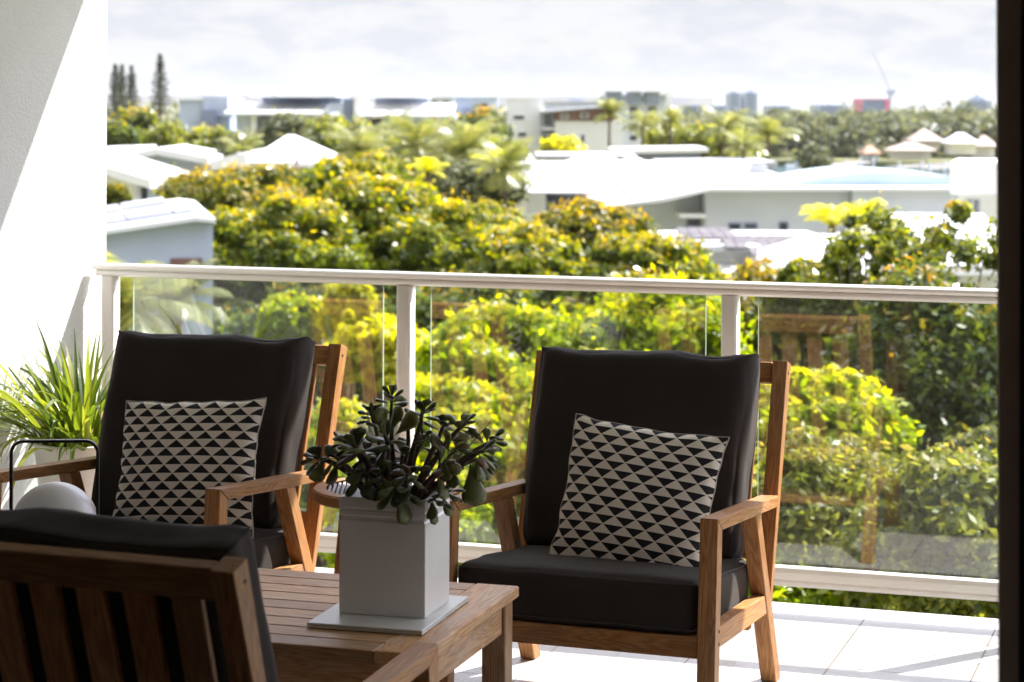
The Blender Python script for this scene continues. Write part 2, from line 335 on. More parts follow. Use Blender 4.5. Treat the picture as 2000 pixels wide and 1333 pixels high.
# balcony glass: thin sheet, faintly tinted
def glass_mat():
    m = bpy.data.materials.new('balustrade_glass'); m.use_nodes = True; nt = m.node_tree; nt.nodes.clear()
    o = N(nt, 'ShaderNodeOutputMaterial'); t = N(nt, 'ShaderNodeBsdfTransparent'); t.inputs[0].default_value = (0.925, 0.945, 0.93, 1)
    g = N(nt, 'ShaderNodeBsdfGlossy'); g.inputs['Roughness'].default_value = 0.0
    fr = N(nt, 'ShaderNodeFresnel'); fr.inputs[0].default_value = 1.5
    d = N(nt, 'ShaderNodeBsdfDiffuse'); d.inputs[0].default_value = (0.8, 0.8, 0.75, 1)
    geo = N(nt, 'ShaderNodeNewGeometry')   # reflect once, on the outer skin of the sheet only
    fac = mth(nt, 'MULTIPLY', mth(nt, 'MULTIPLY', fr.outputs[0], mth(nt, 'SUBTRACT', 1.0, geo.outputs['Backfacing'])), 4.2, True)
    ms = N(nt, 'ShaderNodeMixShader'); nt.links.new(fac, ms.inputs[0]); nt.links.new(t.outputs[0], ms.inputs[1]); nt.links.new(g.outputs[0], ms.inputs[2])
    # dust specks and film of salt
    tc = N(nt, 'ShaderNodeTexCoord'); n = N(nt, 'ShaderNodeTexNoise'); n.inputs['Scale'].default_value = 5; n.inputs['Detail'].default_value = 8
    nt.links.new(tc.outputs['Object'], n.inputs['Vector'])
    m2 = N(nt, 'ShaderNodeMixShader'); nt.links.new(mth(nt, 'MULTIPLY', n.outputs[0], 0.035), m2.inputs[0])
    nt.links.new(ms.outputs[0], m2.inputs[1]); nt.links.new(d.outputs[0], m2.inputs[2]); nt.links.new(m2.outputs[0], o.inputs[0])
    return m
GLASS = glass_mat()
GEDGE = mat('glass_edge', (0.35, 0.42, 0.36), 0.3, 0.6)
DARKF = vary(mat('dark_bronze_frame', (0.7, 0.58, 0.52), 0.5, 0.4), (0.68, 0.56, 0.50), (0.72, 0.60, 0.54), 12)

# ------------------------------------------------------------------ the balcony shell
TILE = 0.389; EDGE = 6.80; RAILY = 6.688; WX = -3.74
def tile_mat():
    m = mat('white_porcelain_tile', (0.74, 0.73, 0.71), 0.22, 0.5); nt = m.node_tree; b = nt.nodes['Principled BSDF']
    tc = N(nt, 'ShaderNodeTexCoord'); s = N(nt, 'ShaderNodeSeparateXYZ'); nt.links.new(tc.outputs['Object'], s.inputs[0])
    def line(o, off):
        f = mth(nt, 'FRACT', mth(nt, 'DIVIDE', mth(nt, 'SUBTRACT', o, off), TILE))
        return mth(nt, 'ABSOLUTE', mth(nt, 'SUBTRACT', f, 0.5))
    a = line(s.outputs[0], -0.696); c = line(s.outputs[1], 6.45)
    mxx = mth(nt, 'MAXIMUM', a, c); k = mth(nt, 'GREATER_THAN', mxx, 0.5-0.0052)
    n = N(nt, 'ShaderNodeTexNoise'); n.inputs['Scale'].default_value = 3; n.inputs['Detail'].default_value = 6
    nt.links.new(tc.outputs['Object'], n.inputs['Vector'])
    base = ramp(nt, n.outputs[0], [(0.3, (0.47, 0.46, 0.45)), (0.7, (0.56, 0.55, 0.54))])
    g = N(nt, 'ShaderNodeMix', data_type='RGBA'); nt.links.new(k, g.inputs[0]); nt.links.new(base, g.inputs[6]); g.inputs[7].default_value = (0.26, 0.21, 0.17, 1)
    nt.links.new(g.outputs[2], b.inputs['Base Color'])
    nt.links.new(mth(nt, 'ADD', mth(nt, 'MULTIPLY', k, 0.6), mth(nt, 'ADD', mth(nt, 'MULTIPLY', n.outputs[0], 0.15), 0.2)), b.inputs['Roughness'])
    bp = N(nt, 'ShaderNodeBump'); bp.inputs['Strength'].default_value = 0.5; bp.inputs['Distance'].default_value = 0.002
    nt.links.new(mth(nt, 'SUBTRACT', 1.0, k), bp.inputs['Height']); nt.links.new(bp.outputs[0], b.inputs['Normal'])
    return m
bm = bmesh.new(); box(bm, WX+0.002, 4.2, -3.0, EDGE, -0.02, 0.0, 0.0015)
tag(bmo('floor', bm, tile_mat()), kind='structure')
bm = bmesh.new(); box(bm, -4.0, 4.2, -3.0, EDGE-0.015, -0.28, -0.021)
tag(bmo('balcony_slab', bm, WHITE_R), kind='structure')
bm = bmesh.new(); box(bm, WX-0.22, WX, -3.0, EDGE, 0.001, 2.78, 0.004)
tag(bmo('side_wall', bm, WHITE_R), 'white rendered wall with a diagonal sunlight edge at left of the balcony', 'wall')
SHX = 7.245    # outer edge of the storey above
bm = bmesh.new(); box(bm, -4.4, 4.2, 3.10, SHX, 2.78, 3.02, 0.004)
tag(bmo('ceiling', bm, vary(mat('ceiling_paint', (0.84, 0.83, 0.83), 0.9), (0.82, 0.81, 0.81), (0.86, 0.85, 0.85), 1.5)), kind='structure')
INT = vary(mat('interior_paint', (0.26, 0.22, 0.20), 0.9), (0.25, 0.21, 0.19), (0.27, 0.23, 0.21), 1.2)
bm = bmesh.new(); box(bm, -4.4, 4.2, -3.0, 3.098, 2.78, 3.02)
tag(bmo('room_ceiling', bm, INT), kind='structure')
bm = bmesh.new(); box(bm, -4.0, 4.2, -3.12, -3.0, 0.001, 2.779)
tag(bmo('back_wall', bm, INT), kind='structure')
bm = bmesh.new(); box(bm, 3.2, 3.32, -3.0, 3.0, 0.001, 2.78)
tag(bmo('room_side_wall', bm, INT), kind='structure')
bm = bmesh.new(); box(bm, WX+0.001, WX+0.05, -3.0, 2.9, 0.001, 2.779)
tag(bmo('room_wall_lining', bm, INT), kind='structure')
bm = bmesh.new(); box(bm, -3.6, 3.2, -2.99, 2.9, 0.001, 0.012)
tag(bmo('room_carpet', bm, vary(mat('carpet', (0.25, 0.19, 0.15), 0.95), (0.23, 0.175, 0.14), (0.27, 0.21, 0.165), 40)), kind='structure')
bm = bmesh.new(); box(bm, 2.45, 3.2, 3.02, 3.16, 0.001, 2.779)
tag(bmo('room_front_wall', bm, vary(mat('front_wall_paint', (0.3, 0.29, 0.28), 0.9), (0.27, 0.26, 0.25), (0.32, 0.31, 0.30), 2)), kind='structure')
# dark sliding door frame at the right edge of the picture
p0 = at(1957, 600, 3.05)
fr = empty('door_frame', (p0.x, p0.y, 0), 0, 'dark bronze upright of the sliding door frame, blurred at the right edge', 'door frame')
bm = bmesh.new(); box(bm, 0, 0.085, -0.03, 0.06, 0.002, 2.775, 0.003)
jb = bmo('jamb', bm, DARKF, fr); jb.rotation_euler = (0, R(-0.35), 0); jb.location = (0.004, 0, 0)
bm = bmesh.new(); box(bm, 0.028, 0.040, -0.040, -0.030, 0.01, 2.76, 0.001); bmo('weather_seal', bm, mat('rubber', (0.02, 0.02, 0.02), 0.7), fr)
for k in range(2):
    x0 = 0.085+k*1.335
    bm = bmesh.new(); box(bm, x0+1.25, x0+1.334, -0.02, 0.05, 0.06, 2.70, 0.003); bmo('stile', bm, DARKF, fr)
    bm = bmesh.new(); box(bm, x0+0.001, x0+1.249, 0.011, 0.019, 0.062, 2.698); bmo('door_pane', bm, GLASS, fr)
bm = bmesh.new(); box(bm, 0.087, 2.75, -0.03, 0.06, 0.002, 0.058, 0.003); box(bm, 0.087, 2.75, -0.03, 0.06, 2.702, 2.775, 0.003); bmo('door_rail', bm, DARKF, fr)

# ------------------------------------------------------------------ balustrade
bal = empty('balustrade', (WX, RAILY, 0), 0, 'cream metal balustrade with clear glass panels along the balcony edge', 'balustrade')
bal_x = bal.location.x
def rel(x): return x - bal_x
XR = 4.1
posts = [-3.663 + 1.0775*i for i in range(8)]
# handrail: oval cap, groove, oval body
def oval(a, b, zc, n=20, sq=2.4):
    L = []
    for i in range(n):
        t = 2*math.pi*i/n; c, s = math.cos(t), math.sin(t)
        L.append((a*math.copysign(abs(c)**(2/sq), c), zc+b*math.copysign(abs(s)**(2/sq), s)))
    return L
bm = bmesh.new(); prism(bm, oval(0.031, 0.0125, 0.9965), rel(-3.716), rel(XR), 0)
o = bmo('handrail', bm, ALU, bal, True); 
bm = bmesh.new(); prism(bm, oval(0.0265, 0.012, 0.9755), rel(-3.708), rel(XR), 0); bmo('handrail_base', bm, ALU, bal, True)
bm = bmesh.new()
prism(bm, [(-0.028, 0.082), (0.028, 0.082), (0.030, 0.095), (0.024, 0.101), (0.030, 0.108), (0.030, 0.124), (0.022, 0.137), (0.008, 0.139), (-0.008, 0.139), (-0.022, 0.137), (-0.030, 0.124), (-0.030, 0.108), (-0.024, 0.101), (-0.030, 0.095)], rel(-3.64), rel(XR), 0, 0.0015)
bmo('bottom_rail', bm, ALU, bal, True)
for px in posts:
    bm = bmesh.new(); box(bm, rel(px)-0.0265, rel(px)+0.0265, -0.026, 0.026, 0.001, 0.965, 0.0)
    vs = [e for e in bm.edges if abs((e.verts[0].co-e.verts[1].co).z) > 0.5]
    bmesh.ops.bevel(bm, geom=vs, offset=0.014, segments=5, affect='EDGES', profile=0.5)
    bmo('post', bm, ALU, bal, True)
    bm = bmesh.new(); lathe(bm, [(0.045, 0.001), (0.045, 0.008), (0.032, 0.014)], 24, (rel(px), 0, 0)); bmo('base_plate', bm, ALU, bal)
for i, px in enumerate(posts[:-1]):
    a, b = px+0.088, posts[i+1]-0.078
    bm = bmesh.new(); box(bm, rel(a), rel(b), -0.005, 0.005, 0.13, 0.972, 0.0)
    for f in bm.faces: f.material_index = 1 if abs(f.normal.y) < 0.5 else 0
    bmesh.ops.recalc_face_normals(bm, faces=bm.faces)
    for f in bm.faces:
        f.material_index = 0 if abs(f.normal.y) > 0.5 else 1
    g = bmo('glass_panel', bm, GLASS, bal); g.data.materials.append(GEDGE)

# ------------------------------------------------------------------ teak armchair
W2 = 0.367; LW = 0.045
DARKHOLE = mat('screw_recess', (0.03, 0.02, 0.015), 0.6)
def cushion(name, hx, hy, hz, r, parent, m, n=22, puff=(0, 0, 0), seed=0, wr=0.004, ears=0.0, sag=0.0):
    bm = bmesh.new()
    bmesh.ops.create_cube(bm, size=2.0)
    bmesh.ops.subdivide_edges(bm, edges=bm.edges, cuts=n, use_grid_fill=True)
    for v in bm.verts:
        a, b, c = v.co
        # denser near the rims
        q = Vector([math.sin(t*math.pi/2)*0.55+t*0.45 for t in (a, b, c)])
        core = Vector((max(-1, min(1, q.x))*(hx), q.y*hy, q.z*hz))
        inner = Vector((max(-(hx-r), min(hx-r, core.x)), max(-(hy-r), min(hy-r, core.y)), max(-(hz-r), min(hz-r, core.z))))
        d = core-inner
        if d.length > 1e-6: core = inner + d.normalized()*min(r, max(d.length, r) if max(abs(a), abs(b), abs(c)) > 0.999 else d.length)
        p = core.copy()
        p.x += math.copysign(puff[0]*(1-b*b)*(1-c*c), a)*(abs(a) ** 4)
        p.y += math.copysign(puff[1]*(1-a*a)*(1-c*c), b)*(abs(b) ** 4)
        p.z += math.copysign(puff[2]*(1-a*a)*(1-b*b), c)*(abs(c) ** 4)
        if ears:
            e = abs(a)**6*max(c, 0)**6
            p.x += math.copysign(ears*e, a); p.z += ears*e*0.9
            p.z -= sag*(1-a*a)*max(c, 0)**3*(0.7+0.5*math.sin(a*5+seed))
        s = Vector((p.x*7+seed*9.1, p.y*7, p.z*5+seed))
        k = noise.noise(s)*wr*1.6 + noise.noise(s*2.7)*wr*0.6
        edge = max(abs(a)*abs(b), abs(b)*abs(c), abs(a)*abs(c))**5
        k += noise.noise(Vector((p.x*26+seed, p.y*26, p.z*8)))*wr*0.7*edge
        p += Vector((a*abs(a)**3, b*abs(b)**3, c*abs(c)**3))*k
        v.co = p
    return bmo(name, bm, m, parent, True)

def piping(parent, axis, d, r=0.0024):
    bm = bmesh.new(); bm.from_mesh(parent.data); no = [0, 0, 0]; no[axis] = 1; co = [0, 0, 0]; co[axis] = d
    g_ = bmesh.ops.bisect_plane(bm, geom=bm.verts[:]+bm.edges[:]+bm.faces[:], dist=1e-5, plane_co=co, plane_no=no)
    P = [v.co.copy() for v in g_['geom_cut'] if isinstance(v, bmesh.types.BMVert)]; bm.free()
    o_ = [i for i in range(3) if i != axis]; mA, mB = max(abs(q[o_[1]]) for q in P), max(abs(q[o_[0]]) for q in P); P.sort(key=lambda p: math.atan2(p[o_[1]]/mA, p[o_[0]]/mB))
    Q = [P[0]]
    for p in P[1:]:
        if (p-Q[-1]).length > 0.006: Q.append(p)
    Q = [p*1.001 for p in Q]; Q.append(Q[0]); q = bmesh.new(); tube(q, Q, r, 6); return bmo('piping', q, PIPE, parent, True)
def make_chair(name, loc, rz, label, cat, group):
    root = empty(name, loc, rz, label, cat, group)
    za = lambda d: 0.550-0.074*d
    T = 0.030
    for sg in (-1, 1):
        a, b = sorted((sg*(W2-LW), sg*W2))
        # front leg, raked a little, mitred under the arm
        bm = bmesh.new(); prism(bm, [(-0.040, 0.001), (0.004, 0.001), (0.045, 0.516), (0.0, 0.549)], a, b, 0, 0.0025)
        L = grain('leg', bm, TEAK, root, (0, 0.075, 1))
        for z in (0.245, 0.275):
            q = bmesh.new(); tube(q, [(0, 0, -0.0005), (0, 0, 0.0012)], 0.0042, 12)
            h = bmo('screw_hole', q, DARKHOLE, root); h.location = (sg*W2, 0.003+0.04*z, z); h.rotation_euler = (0, sg*math.pi/2, 0)
        # armrest
        bm = bmesh.new(); prism(bm, [(0.0003, 0.5503), (0.6345, za(0.6345)), (0.6345, za(0.6345)-T), (0.0465, za(0.0465)-T)], a-0.001, b+0.001, 0, 0.0025)
        grain('armrest', bm, TEAK, root, (0, 1, -0.074))
        # slanting rear leg
        bm = bmesh.new(); prism(bm, [(0.394, za(0.394)-T-0.001), (0.447, za(0.447)-T-0.001), (0.680, 0.001), (0.627, 0.001)], a+0.001, b-0.001, 0, 0.0025)
        grain('leg', bm, TEAK, root, (0, 0.235, -0.49))
        # reclined back post, butting on the rear leg
        f = lambda z: 0.752-(0.853-z)*0.322
        bm = bmesh.new(); prism(bm, [(f(0.25)+0.004, 0.250), (f(0.853), 0.853), (f(0.853)+0.046, 0.838), (f(0.17)+0.030, 0.175)], a+0.002, b-0.002, 0, 0.003)
        grain('back_post', bm, TEAK, root, (0, 0.322, 1))
        q = bmesh.new(); tube(q, [(0, 0, -0.0005), (0, 0, 0.0012)], 0.0042, 12)
        h = bmo('screw_hole', q, DARKHOLE, root); h.location = (sg*(W2-0.002), 0.760, 0.818); h.rotation_euler = (0, sg*math.pi/2, 0)
        # side rail
        bm = bmesh.new(); prism(bm, [(0.022, 0.232), (0.022, 0.284), (0.538, 0.258), (0.565, 0.206)], a+0.004 if sg < 0 else a+0.006, b-0.006 if sg < 0 else b-0.004, 0, 0.002)
        grain('side_rail', bm, TEAK, root, (0, 1, -0.05))
    inx = W2-LW-0.0008
    bm = bmesh.new(); box(bm, -inx, inx, -0.016, 0.012, 0.211, 0.263, 0.002); grain('front_rail', bm, TEAK, root, (1, 0, 0))
    bm = bmesh.new(); box(bm, -inx, inx, 0.50, 0.528, 0.165, 0.212, 0.002); grain('rear_rail', bm, TEAK, root, (1, 0, 0))
    nrm = Matrix.Rotation(-math.atan(0.322), 4, 'X')
    def back_piece(nm, x0, x1, z0, z1, t0, t1, d):
        bm = bmesh.new(); box(bm, x0, x1, t0, t1, z0, z1, 0.0025)
        bmesh.ops.transform(bm, matrix=Matrix.Translation((0, 0.570, 0.276)) @ nrm, verts=bm.verts)
        return grain(nm, bm, TEAK, root, d)
    dd = nrm @ Vector((0, 0, 1))
    back_piece('top_rail', -inx, inx, 0.545, 0.602, 0.006, 0.034, (1, 0, 0))
    back_piece('lower_back_rail', -inx, inx, 0.065, 0.118, 0.006, 0.034, (1, 0, 0))
    pitch = (2*inx)/7.0+0.0047
    for i in range(7):
        c = (i-3)*0.0868
        back_piece('back_slat', c-0.0265, c+0.0265, 0.1185, 0.5445, 0.010, 0.026, dd)
    for i in range(6):
        y = 0.05+i*0.082
        bm = bmesh.new(); box(bm, -inx, inx, y, y+0.05, 0.240-0.091*y, 0.254-0.091*y, 0.002); grain('seat_slat', bm, TEAK, root, (1, 0, 0))
    # cushions
    sc = cushion('seat_cushion', 0.315, 0.272, 0.066, 0.026, root, CHAR, 20, (0.006, 0.008, 0.012), 1.3, 0.0035)
    sc.location = (0, 0.262, 0.306); sc.rotation_euler = (R(-5.2), 0, 0)
    for zz_ in (0.055, -0.052): piping(sc, 2, zz_)
    bc = cushion('back_cushion', 0.304, 0.072, 0.280, 0.045, root, CHAR, 30, (0.005, 0.018, 0.0), 4.1, 0.0055, 0.018, 0.008)
    bc.location = (-0.010, 0.596, 0.602); bc.rotation_euler = (math.atan(-0.322), 0, 0)
    piping(bc, 1, 0.040, 0.0012)
    return root
G1 = 'teak armchairs around the low table'
chR = make_chair('armchair', (-1.573, 5.230, 0), -0.029, 'teak armchair with charcoal cushions at right, its patterned pillow tilted clockwise', 'armchair', G1)
chL = copy_tree(chR); chL.location = (-2.888, 5.202, 0); chL.rotation_euler = (0, 0, -0.033)
tag(chL, 'teak armchair with charcoal cushions at left, beside the white pot of grass', 'armchair', G1)
chF = copy_tree(chR); chF.location = (-1.785, 3.862, 0); chF.rotation_euler = (0, 0, 3.094)
tag(chF, 'blurred dark teak armchair in the foreground seen from behind, back slats showing', 'armchair', G1)

# ------------------------------------------------------------------ throw pillows
def pillow(name, Wd, Hd, T, m, seed, label):
    n = 44; me_v = []; uvs = []; faces = []
    def sheet(sgn):
        base = len(me_v)
        for j in range(n+1):
            for i in range(n+1):
                u = -1+2*i/n; v = -1+2*j/n
                th = T*((max(0, 1-u*u))*(max(0, 1-v*v)))**0.42
                x = Wd/2*u*(1-0.075*(1-v*v)**0.9*abs(u)**1.0); z = Hd/2*v*(1-0.06*(1-u*u)**0.9*abs(v))
                e = max(abs(u), abs(v))
                k = noise.noise(Vector((u*3.1+seed, v*3.1, seed)))*0.006 + noise.noise(Vector((u*9+seed, v*9, 2*seed)))*0.0028*(e**2+0.25)
                # gather folds near the seams
                k += math.sin(v*26+3*u+seed)*0.0022*max(0, abs(u)-0.72)*3 + math.sin(u*24+2*v+seed)*0.002*max(0, abs(v)-0.75)*3
                if e > 0.999: k = 0
                x += noise.noise(Vector((v*4+seed*3, 5.5, u)))*0.007*abs(u)**3; z += noise.noise(Vector((u*4+seed*5, 1.5, v)))*0.006*abs(v)**3
                me_v.append((x, -sgn*(th/2+k*(1 if e < 0.999 else 0)), z)); uvs.append((Wd/2*u*1.0+seed, Hd/2*v+2.0))
        for j in range(n):
            for i in range(n):
                q = [base+j*(n+1)+i, base+j*(n+1)+i+1, base+(j+1)*(n+1)+i+1, base+(j+1)*(n+1)+i]
                faces.append(q if sgn > 0 else q[::-1])
    sheet(1); sheet(-1)
    me = bpy.data.meshes.new(name); me.from_pydata(me_v, [], faces); me.update()
    uvl = me.uv_layers.new(name='UVMap')
    for l in me.loops: uvl.data[l.index].uv = uvs[l.vertex_index]
    o = link(name, me, m, None, True)
    # seam cord
    bm = bmesh.new(); ring = []
    for i in range(n+1): ring.append(me_v[i])
    for j in range(1, n+1): ring.append(me_v[j*(n+1)+n])
    for i in range(n-1, -1, -1): ring.append(me_v[n*(n+1)+i])
    for j in range(n-1, -1, -1): ring.append(me_v[j*(n+1)])
    tube(bm, ring, 0.0018, 5); bmo('seam', bm, SEAM, o, True)
    tag(o, label, 'cushion', 'black and cream triangle pillows')
    return o
SEAM = fabric('seam_cream', (0.5, 0.45, 0.38))
pr = pillow('throw_pillow', 0.425, 0.415, 0.125, patterned('triangle_print_down', True), 1.7, 'black and cream pillow tilted clockwise on the right armchair, black triangles pointing down')
pr.rotation_euler = (R(-19), R(5.0), R(-3)); pr.location = (-1.492, 5.520, 0.520)
pl = pillow('throw_pillow', 0.447, 0.388, 0.125, patterned('triangle_print_up', False), 3.2, 'black and cream pillow upright on the left armchair, black triangles pointing up')
pl.rotation_euler = (R(-19), R(-3.8), R(-2)); pl.location = (-2.772, 5.50, 0.544)

# ------------------------------------------------------------------ coffee table
TH = 0.42; tx0, tx1, ty0, ty1 = -2.99, -1.610, 4.232, 4.914
tb = empty('coffee_table', ((tx0+tx1)/2, (ty0+ty1)/2, 0), R(1.0), 'low teak table with slatted top between the three armchairs', 'table')
lx, ly = (tx1-tx0)/2, (ty1-ty0)/2
for sx_ in (-1, 1):
    bm = bmesh.new(); box(bm, *sorted((sx_*lx, sx_*(lx-0.105))), -ly, ly, TH-0.026, TH, 0.003); grain('end_board', bm, TEAKTOP, tb, (0, 1, 0))
nsl = 9; pw = (2*ly)/nsl
for i in range(nsl):
    bm = bmesh.new(); box(bm, -lx+0.1065, lx-0.1065, -ly+i*pw+0.0025, -ly+(i+1)*pw-0.0025, TH-0.024, TH-0.001, 0.002); grain('top_slat', bm, TEAKTOP, tb, (1, 0, 0))
for sx_ in (-1, 1):
    for sy_ in (-1, 1):
        bm = bmesh.new(); box(bm, *sorted((sx_*(lx-0.012), sx_*(lx-0.070))), *sorted((sy_*(ly-0.012), sy_*(ly-0.070))), 0.001, TH-0.027, 0.003); grain('leg', bm, TEAKTOP, tb, (0, 0, 1))
for sy_ in (-1, 1):
    bm = bmesh.new(); box(bm, -lx+0.071, lx-0.071, *sorted((sy_*(ly-0.020), sy_*(ly-0.042))), TH-0.100, TH-0.027, 0.002); grain('apron', bm, TEAKTOP, tb, (1, 0, 0))
for sx_ in (-1, 1):
    bm = bmesh.new(); box(bm, *sorted((sx_*(lx-0.020), sx_*(lx-0.042))), -ly+0.071, ly-0.071, TH-0.100, TH-0.027, 0.002); grain('apron', bm, TEAKTOP, tb, (0, 1, 0))

# ------------------------------------------------------------------ tray and potted jade plant
TRAYM = vary(mat('tray_enamel', (0.66, 0.66, 0.64), 0.3, 0.5), (0.62, 0.62, 0.60), (0.70, 0.70, 0.68), 8)
bm = bmesh.new(); box(bm, -0.1315, 0.1315, -0.171, 0.171, 0, 0.005, 0.001); box(bm, -0.1315, 0.1315, -0.171, 0.171, 0.0055, 0.011, 0.0015)
tr = bmo('tray', bm, TRAYM); tr.location = (-1.7975, 4.556, TH+0.001); tr.rotation_euler = (0, 0, R(2.8))
tag(tr, 'flat white square tray under the box planter on the low table', 'tray')
plt_ = empty('potted_plant', (-1.794, 4.579, TH+0.013), R(3.2), 'jade plant with fat drooping leaves in a square white metal box planter', 'plant')
def square_pot(hw, h, m):
    bm = bmesh.new()
    prof = [(hw, 0), (hw, h-0.052), (hw-0.004, h-0.048), (hw-0.004, h-0.043), (hw, h-0.038), (hw, h-0.030), (hw-0.002, h-0.027), (hw+0.0005, h-0.021), (hw+0.0005, h), (hw-0.006, h), (hw-0.008, h-0.05), (0.001, h-0.05)]
    rings = []
    for r, z in prof:
        rings.append([bm.verts.new((x*r, y*r*0.93, z)) for x, y in ((-1, -1), (1, -1), (1, 1), (-1, 1))])
    bm.faces.new(rings[0][::-1])
    for i in range(len(prof)-1):
        for k in range(4): bm.faces.new((rings[i][k], rings[i][(k+1) % 4], rings[i+1][(k+1) % 4], rings[i+1][k]))
    bm.faces.new(rings[-1])
    es = [e for e in bm.edges if abs((e.verts[0].co-e.verts[1].co).z) > 0.02 or abs(e.verts[0].co.z-h) < 1e-5 and abs(e.verts[1].co.z-h) < 1e-5]
    bmesh.ops.bevel(bm, geom=es, offset=0.0012, segments=2, affect='EDGES')
    return bmo('pot', bm, m, plt_)
square_pot(0.099, 0.256, vary(mat('white_enamel_pot', (0.82, 0.80, 0.78), 0.28, 0.5), (0.79, 0.77, 0.75), (0.85, 0.83, 0.81), 5, bump=0.04, bscale=60))
bm = bmesh.new(); bmesh.ops.create_grid(bm, x_segments=24, y_segments=24, size=0.09)
for v in bm.verts: v.co.y *= 0.93; v.co.z = 0.2066+0.006*noise.noise(v.co*60)
bmo('soil', bm, vary(mat('potting_soil', (0.05, 0.035, 0.025), 0.95), (0.03, 0.02, 0.015), (0.10, 0.075, 0.055), 90, bump=1.0), plt_)
JL = foliage('jade_leaf', [(0.2, (0.050, 0.060, 0.020)), (0.5, (0.095, 0.115, 0.034)), (0.85, (0.18, 0.19, 0.06))], 0.2, 0.32, ((0.12, 0.08, 0.04), (0.16, 0.07, 0.04)), 0.8)
JS = vary(mat('jade_stem', (0.10, 0.07, 0.05), 0.75, 0.3), (0.07, 0.045, 0.035), (0.16, 0.12, 0.085), 30, bump=0.5)
def leaf_template(nu=8, nv=10):
    V, Fc = [], []
    for j in range(nv+1):
        t = j/nv; wd = 0.02+math.sin(min(1, t*1.0)*math.pi*0.5)**1.6*0.98
        wd *= math.sqrt(max(0, 1-max(0, (t-0.62)/0.38)**2.2)); wd = max(wd, 0.01)
        for i in range(nu):
            a = 2*math.pi*i/nu
            V.append((t, 0.30*wd*math.cos(a), 0.115*max(wd, 0.05)**0.8*math.sin(a)))
    for j in range(nv):
        for i in range(nu):
            Fc.append((j*nu+i, j*nu+(i+1) % nu, (j+1)*nu+(i+1) % nu, (j+1)*nu+i))
    return np.array(V), Fc
LV, LF = leaf_template()
class Merge:
    def __init__(s): s.v = []; s.f = []; s.t = []; s.n = 0
    def add(s, V, F, tip=0.0):
        s.v.append(V); s.f += [tuple(i+s.n for i in f) for f in F]; s.n += len(V); s.t += [tip]*len(F)
    def build(s, name, m, parent, smooth=True):
        me = bpy.data.meshes.new(name); me.from_pydata(np.vstack(s.v).tolist(), [], s.f); me.update()
        a = me.attributes.new('tip', 'FLOAT', 'FACE'); a.data.foreach_set('value', np.array(s.t, dtype=np.float32))
        return link(name, me, m, parent, smooth)
def frame_to(d, rollv=None):
    X = Vector(d).normalized(); u = Vector(rollv) if rollv else Vector((0, 0, 1))
    Y = u.cross(X)
    if Y.length < 1e-3: Y = Vector((0, 1, 0)).cross(X)
    Y.normalize(); Z = X.cross(Y)
    return np.array(Matrix((X, Y, Z)).transposed())
rnd = random.Random(11)
def put_leaf(mg, p, d, L, roll=0.0, bend=0.15, wid=1.0):
    V = LV.copy(); V[:, 1] *= wid
    V[:, 2] -= bend*V[:, 0]**2*0.6
    c, s = math.cos(roll), math.sin(roll)
    V = np.column_stack((V[:, 0], V[:, 1]*c-V[:, 2]*s, V[:, 1]*s+V[:, 2]*c))
    V = (V*L) @ frame_to(d).T + np.array(p)
    mg.add(V, LF, rnd.random())
pm = plt_.matrix_basis.inverted()
def jp(px, py, off=0.0): return pm @ at(px, py, 4.86+off)
base = Vector((-0.01, 0.0, 0.205))
bm = bmesh.new(); mg = Merge()
# (tip px, py, depth offset, via px, py, stem radius, leaves, leaf length, droop)
tips = [(612, 893, .02, 700, 905, .0075, 13, .037, .3), (640, 888, .0, 700, 905, .005, 8, .040, .9), (690, 868, -.03, 735, 910, .0075, 15, .045, .2), (705, 880, .05, 735, 905, .006, 11, .055, 1.0),
        (668, 860, .04, 735, 905, .006, 8, .036, .1), (752, 850, -.04, 765, 900, .008, 8, .045, .3), (765, 768, .05, 765, 840, .005, 13, .030, -.1), (722, 800, .03, 745, 860, .005, 14, .030, -.1),
        (828, 795, .0, 815, 850, .0065, 15, .031, -.1), (868, 824, .04, 845, 880, .006, 12, .032, -.1), (911, 826, -.02, 850, 880, .0065, 15, .034, -.1),
        (966, 858, .02, 890, 895, .006, 15, .035, .1), (948, 880, -.04, 890, 900, .007, 12, .042, .5), (940, 898, .03, 890, 903, .006, 9, .055, 1.1), (800, 812, .06, 800, 860, .005, 9, .030, .0),
        (860, 905, -.06, 840, 940, .006, 9, .046, .4), (800, 920, -.08, 790, 950, .007, 12, .042, .7), (775, 945, -.08, 775, 960, .006, 9, .050, 1.2), (740, 925, -.05, 760, 950, .006, 10, .036, .4),
        (850, 975, -.07, 840, 975, .004, 9, .040, .5), (880, 960, -.02, 850, 965, .004, 8, .042, .4), (830, 850, .03, 815, 890, .006, 9, .032, .1), (785, 880, .05, 785, 920, .006, 8, .034, .4),
        (735, 885, .05, 755, 925, .006, 9, .036, .5), (900, 870, .06, 870, 900, .005, 8, .034, .2), (705, 915, -.03, 745, 935, .005, 8, .046, 1.0)]
